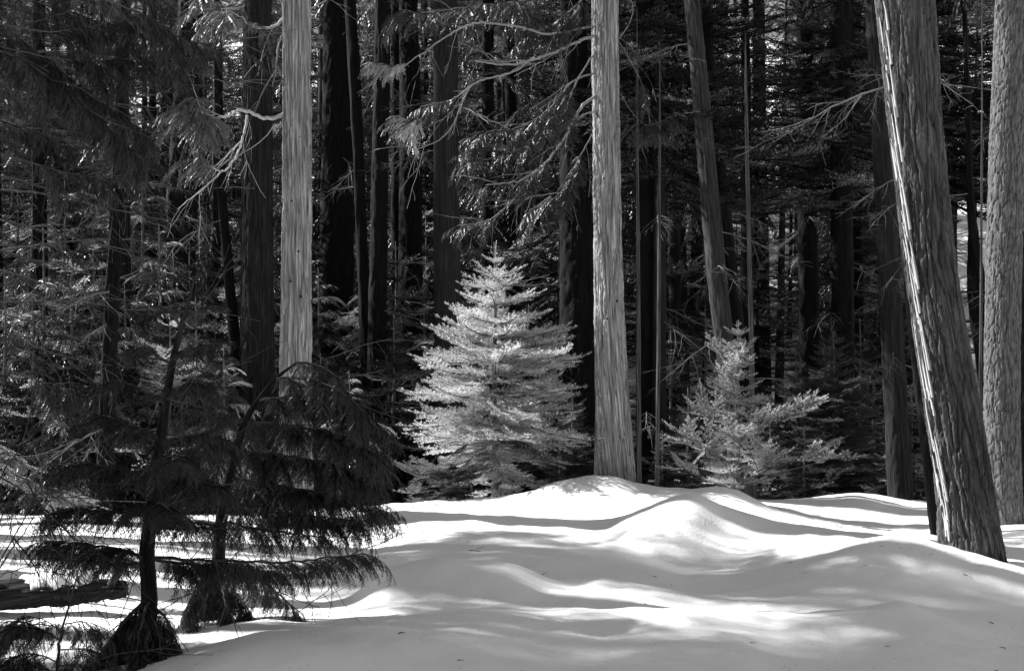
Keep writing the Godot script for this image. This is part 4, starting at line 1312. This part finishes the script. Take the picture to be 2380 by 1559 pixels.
func shade_trees() -> void:
	var k := 0
	var trees := []
	for e in [[-10.5, -20.5], [-13.0, -23.5], [-9.8, -25.5], [-15.5, -27.0], [-18.0, -23.0], [-11.5, -17.2], [-15.8, -19.5], [-22.0, -25.0], [-9.5, -12.5], [-12.5, -14.5], [-15.0, -12.0], [-16.5, -16.0], [-20.0, -18.5], [-19.0, -14.0], [-11.0, -10.0], [-13.8, -18.4], [-17.6, -20.6], [-14.2, -12.8], [-21.5, -16.5], [-17.0, -13.0]]:
		k += 1
		var H := rng.randf_range(19, 25)
		var tr := forest_tree("shade_conifer", "tall conifer shading the clearing, standing beyond the edge of the view", "tall conifers shading the clearing", e[0], e[1], H, 6.5 if e[0] > -12.0 else 4.0, rng.randf_range(2.6, 3.4), 150, k % 3 == 0, rng.randf_range(0.06, 0.1), 0, 0.0, 0.2)
		trees.append([tr, H, [[], [], []], [[], [], []]])
	# unseen boughs added along sun rays to keep most of the clearing in soft shade
	for n in 620:
		var d := rng.randf_range(8.5, 22.0)
		var x := (rng.randf_range(420.0, 2420.0) - CX) / K * d
		var q := Vector3(x, ground(x, -d), -d)
		if shades(q + to_sun * 0.5):
			continue
		for tries in 6:
			var t: Array = trees[rng.randi_range(0, trees.size() - 1)]
			var p: Vector3 = t[0].position
			var dx := p.x - q.x
			var dz := p.z - q.z
			var u := -dx * 0.94 - dz * 0.342
			var at := q + to_sun * (u / 0.809)
			var flat_way := Vector3(at.x - p.x, 0, at.z - p.z)
			if u < 4.0 or flat_way.length() > 3.4 or at.y - p.y < 5.5 or at.y - p.y > t[1] * 0.95:
				continue
			var root := Vector3(p.x, at.y + 0.3, p.z)
			var way := (at - root).normalized()
			var l := flat_way.length() + 0.9
			if not lets_sun(root, way, l):
				continue
			var v := rng.randi_range(0, 2)
			t[2][v].append(aim(way, Vector3.UP, l / 1.6, root - p))
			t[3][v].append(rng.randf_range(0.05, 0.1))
			break
	for t in trees:
		for v in 3:
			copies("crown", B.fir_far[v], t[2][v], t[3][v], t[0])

func small_things() -> void:
	# fallen log with its caps of snow
	var a := P(-140, 1392, 12.2)
	var b := P(292, 1368, 12.0)
	var mid := (a + b) * 0.5
	mid.y = ground(mid.x, mid.z)
	var log_t := thing("fallen_log", "rough dark fallen log lying half buried, snow lying along its back", "log", "", mid)
	var pts := PackedVector3Array([a - mid, a.lerp(b, 0.35) - mid + Vector3(0, 0.01, 0), a.lerp(b, 0.7) - mid, b - mid])
	var sp := PackedFloat32Array([0.15, 0.14, 0.125, 0.07])
	part("trunk", log_mesh(pts, sp), log_t, M.dark_bark)
	for e in [[0.42, 0.86, 0.11, 0.075], [0.05, 0.28, 0.10, 0.06]]:
		part("snow_cap", cap_mesh(a.lerp(b, e[0]) - mid, a.lerp(b, e[1]) - mid, e[2], e[3], 0.165), log_t, M.snow)
	var st := Buf.new()
	st.tube(PackedVector3Array([b - mid + Vector3(-0.12, 0.03, 0.0), b - mid + Vector3(-0.07, 0.12, 0.02), b - mid + Vector3(-0.02, 0.15, 0.02)]), 0.05, 0.015, 7, 0.04)
	part("broken_stub", st.into(ArrayMesh.new(), M.wood), log_t)
	# bare twiggy shrub by the edge of the view
	var f := P(-60, 1440, 9.6)
	f.y = ground(f.x, f.z)
	var sh := thing("bare_shrub", "leafless twiggy shrub arching over the log at the edge of the view", "shrub", "", f)
	for e in [[[-60, 1440, 9.6], [-10, 1320, 9.6], [30, 1250, 9.5], [75, 1160, 9.4], [95, 1040, 9.3], [100, 960, 9.3]], [[-60, 1440, 9.6], [10, 1300, 9.6], [60, 1230, 9.5], [85, 1180, 9.5]], [[60, 1120, 9.4], [100, 1190, 9.4], [130, 1260, 9.4], [150, 1330, 9.4]], [[75, 1160, 9.4], [130, 1210, 9.4], [180, 1260, 9.4], [200, 1275, 9.4]], [[-60, 1300, 9.6], [0, 1110, 9.5], [45, 1040, 9.4], [70, 960, 9.4], [90, 900, 9.3]], [[0, 1110, 9.5], [60, 1150, 9.5], [110, 1240, 9.4]], [[-60, 1430, 9.6], [-20, 1280, 9.5], [10, 1180, 9.4], [60, 1110, 9.3]], [[30, 1250, 9.5], [70, 1300, 9.5], [95, 1350, 9.4]]]:
		limb(sh, e, 0.007, 0.002, 0.05, [], 0, 1.0, 0.1, 0.3, 0.4, 7)
	# a few twigs and scraps lying on the snow
	var tw := 0
	for e in [[1235, 1245, 13, "curled bare twig lying on the sunlit slope of snow"], [1090, 1292, 14.6, "forked dark twig on the snow below the streaked shadows"], [720, 1405, 11.5, "thin twig poking from the snow past the second dark cedar"], [2355, 1222, 17.5, "pale arching twig in the shaded hollow behind the great leaning cedar"]]:
		var d: float = e[2]
		var x: float = (e[0] - CX) / K * d
		var p := Vector3(x, ground(x, -d), -d)
		var t := thing("fallen_twig", e[3], "twig", "twigs lying on the snow", p)
		var w := Buf.new()
		w.tube(crooked(Vector3(0, 0.01, 0), Vector3(1, 0.15, 0.2).normalized(), 0.22, 6, 0.3, 0.2), 0.004, 0.002, 4, 0.3 if tw == 3 else 0.06)
		w.tube(crooked(Vector3(0.08, 0.02, 0), Vector3(0.6, 0.5, -0.4).normalized(), 0.12, 4, 0.5, 0.2), 0.003, 0.0015, 4, 0.3 if tw == 3 else 0.06)
		part("twig", w.into(ArrayMesh.new(), M.wood), t)
		tw += 1
	# needle litter scattered over the snow
	var sl := Buf.new()
	sl.tube(PackedVector3Array([Vector3(-0.5, 0, 0), Vector3(0.0, 0.12, 0.05), Vector3(0.5, 0, 0.15)]), 0.16, 0.06, 3, 1.0)
	var sm := sl.into(ArrayMesh.new(), M.wood)
	var ll := []
	var lt := []
	for k in 1500:
		var d := rng.randf_range(8.0, 21.0)
		var x := rng.randf_range(-0.4, 0.4) * d
		var s := rng.randf_range(0.006, 0.016) if rng.randf() < 0.95 else rng.randf_range(0.03, 0.06)
		ll.append(Transform3D(Basis(Vector3.UP, rng.randf() * TAU).scaled(Vector3(s, s * 0.5, s)), Vector3(x, ground(x, -d) + 0.003, -d)))
		lt.append(rng.randf_range(0.03, 0.2))
	for q in [[1429, 19.3, 0.7], [2264, 14.1, 0.7], [2334, 18.6, 0.6], [1150, 19.6, 1.2]]:
		for k in 260:
			var d: float = q[1] + rng.randf_range(-0.9, 0.5)
			var x: float = (q[0] - CX) / K * d + rng.randfn(0.0, q[2])
			var s := rng.randf_range(0.006, 0.03)
			ll.append(Transform3D(Basis(Vector3.UP, rng.randf() * TAU).scaled(Vector3(s, s * 0.5, s)), Vector3(x, ground(x, -d) + 0.003, -d)))
			lt.append(rng.randf_range(0.03, 0.15))
	var mi := copies("needle_litter", sm, ll, lt, self)
	mi.set_meta("kind", "stuff")
	mi.set_meta("label", "tiny dark needles and bark scraps scattered over the snow")
	mi.set_meta("category", "litter")

func log_mesh(pts: PackedVector3Array, rad: PackedFloat32Array) -> ArrayMesh:
	var sp := spline(pts, 40)
	var v := PackedVector3Array()
	var uv := PackedVector2Array()
	var col := PackedColorArray()
	var n := PackedVector3Array()
	var sides := 44
	var st := sides + 1
	var nr := sp.size()
	for j in nr:
		var t := (sp[mini(j + 1, nr - 1)] - sp[maxi(j - 1, 0)]).normalized()
		var a := t.cross(Vector3.UP).normalized()
		var b := a.cross(t)
		var g := j / 40.0
		var gi := mini(int(g), rad.size() - 2)
		var r := lerpf(rad[gi], rad[gi + 1], g - gi)
		var s := float(j) / nr * 1.7
		for i in st:
			var th := TAU * i / sides
			var q := nz.get_noise_3d(cos(th) * r * 1500.0, s * 220.0, sin(th) * r * 1500.0)
			var c2 := ncell.get_noise_3d(cos(th) * r * 1200.0, s * 500.0, sin(th) * r * 1200.0)
			v.append(sp[j] + (a * cos(th) + b * sin(th)) * (r + 0.022 * (0.5 - absf(q) * 2.4) + 0.012 * c2))
			uv.append(Vector2(float(i) / sides * TAU * r, s))
			var tone := 0.9 + 0.4 * ntone.get_noise_3d(cos(th) * 200.0, s * 200.0, sin(th) * 200.0)
			col.append(Color(tone, tone, tone))
	n.resize(v.size())
	for j in nr:
		for i in st:
			var i0 := i - 1 if i > 0 else sides - 1
			var i1 := i + 1 if i < sides else 1
			var k := (v[j * st + i1] - v[j * st + i0]).cross(v[mini(j + 1, nr - 1) * st + i] - v[maxi(j - 1, 0) * st + i]).normalized()
			n[j * st + i] = -k if k.dot(v[j * st + i] - sp[j]) < 0.0 else k
	var idx := PackedInt32Array()
	for j in nr - 1:
		for i in sides:
			var p := j * st + i
			idx.append_array([p, p + 1, p + st, p + 1, p + st + 1, p + st])
	var last := v.size()
	v.append(sp[nr - 1]); n.append((sp[nr - 1] - sp[nr - 2]).normalized()); uv.append(Vector2.ZERO); col.append(Color.WHITE)
	for i in sides:
		idx.append_array([(nr - 1) * st + i, (nr - 1) * st + i + 1, last])
	var arr := []
	arr.resize(Mesh.ARRAY_MAX)
	arr[Mesh.ARRAY_VERTEX] = v
	arr[Mesh.ARRAY_NORMAL] = n
	arr[Mesh.ARRAY_TEX_UV] = uv
	arr[Mesh.ARRAY_COLOR] = col
	arr[Mesh.ARRAY_INDEX] = idx
	var mesh := ArrayMesh.new()
	mesh.add_surface_from_arrays(Mesh.PRIMITIVE_TRIANGLES, arr)
	return mesh

func cap_mesh(a: Vector3, b: Vector3, half: float, high: float, lift: float) -> ArrayMesh:
	var v := PackedVector3Array()
	var n := PackedVector3Array()
	var idx := PackedInt32Array()
	var dir := (b - a).normalized()
	var side := dir.cross(Vector3.UP).normalized()
	var nu := 40
	var nv := 15
	for i in nu + 1:
		var u := float(i) / nu
		var e := pow(maxf(sin(PI * u), 0.0), 0.45)
		var w := half * e * (1.0 + 0.25 * nsnow.get_noise_1d(u * 300.0))
		for j in nv:
			var f := PI * j / (nv - 1)
			var p := a.lerp(b, u) + side * (cos(f) * w) + Vector3(0, lift - 0.075 + sin(f) * (high * e + 0.03) * (1.0 + 0.3 * nsnow.get_noise_2d(u * 200.0, f * 20.0)) - 0.05 * absf(cos(f)), 0)
			v.append(p)
	n.resize(v.size())
	for i in nu + 1:
		for j in nv:
			var du := v[mini(i + 1, nu) * nv + j] - v[maxi(i - 1, 0) * nv + j]
			var dv := v[i * nv + mini(j + 1, nv - 1)] - v[i * nv + maxi(j - 1, 0)]
			var k := du.cross(dv)
			k = k.normalized() if k.length() > 1e-9 else Vector3.UP
			n[i * nv + j] = k if k.y >= 0.0 else -k
	for i in nu:
		for j in nv - 1:
			var p := i * nv + j
			idx.append_array([p, p + 1, p + nv, p + 1, p + nv + 1, p + nv])
	var arr := []
	arr.resize(Mesh.ARRAY_MAX)
	arr[Mesh.ARRAY_VERTEX] = v
	arr[Mesh.ARRAY_NORMAL] = n
	arr[Mesh.ARRAY_INDEX] = idx
	var mesh := ArrayMesh.new()
	mesh.add_surface_from_arrays(Mesh.PRIMITIVE_TRIANGLES, arr)
	return mesh
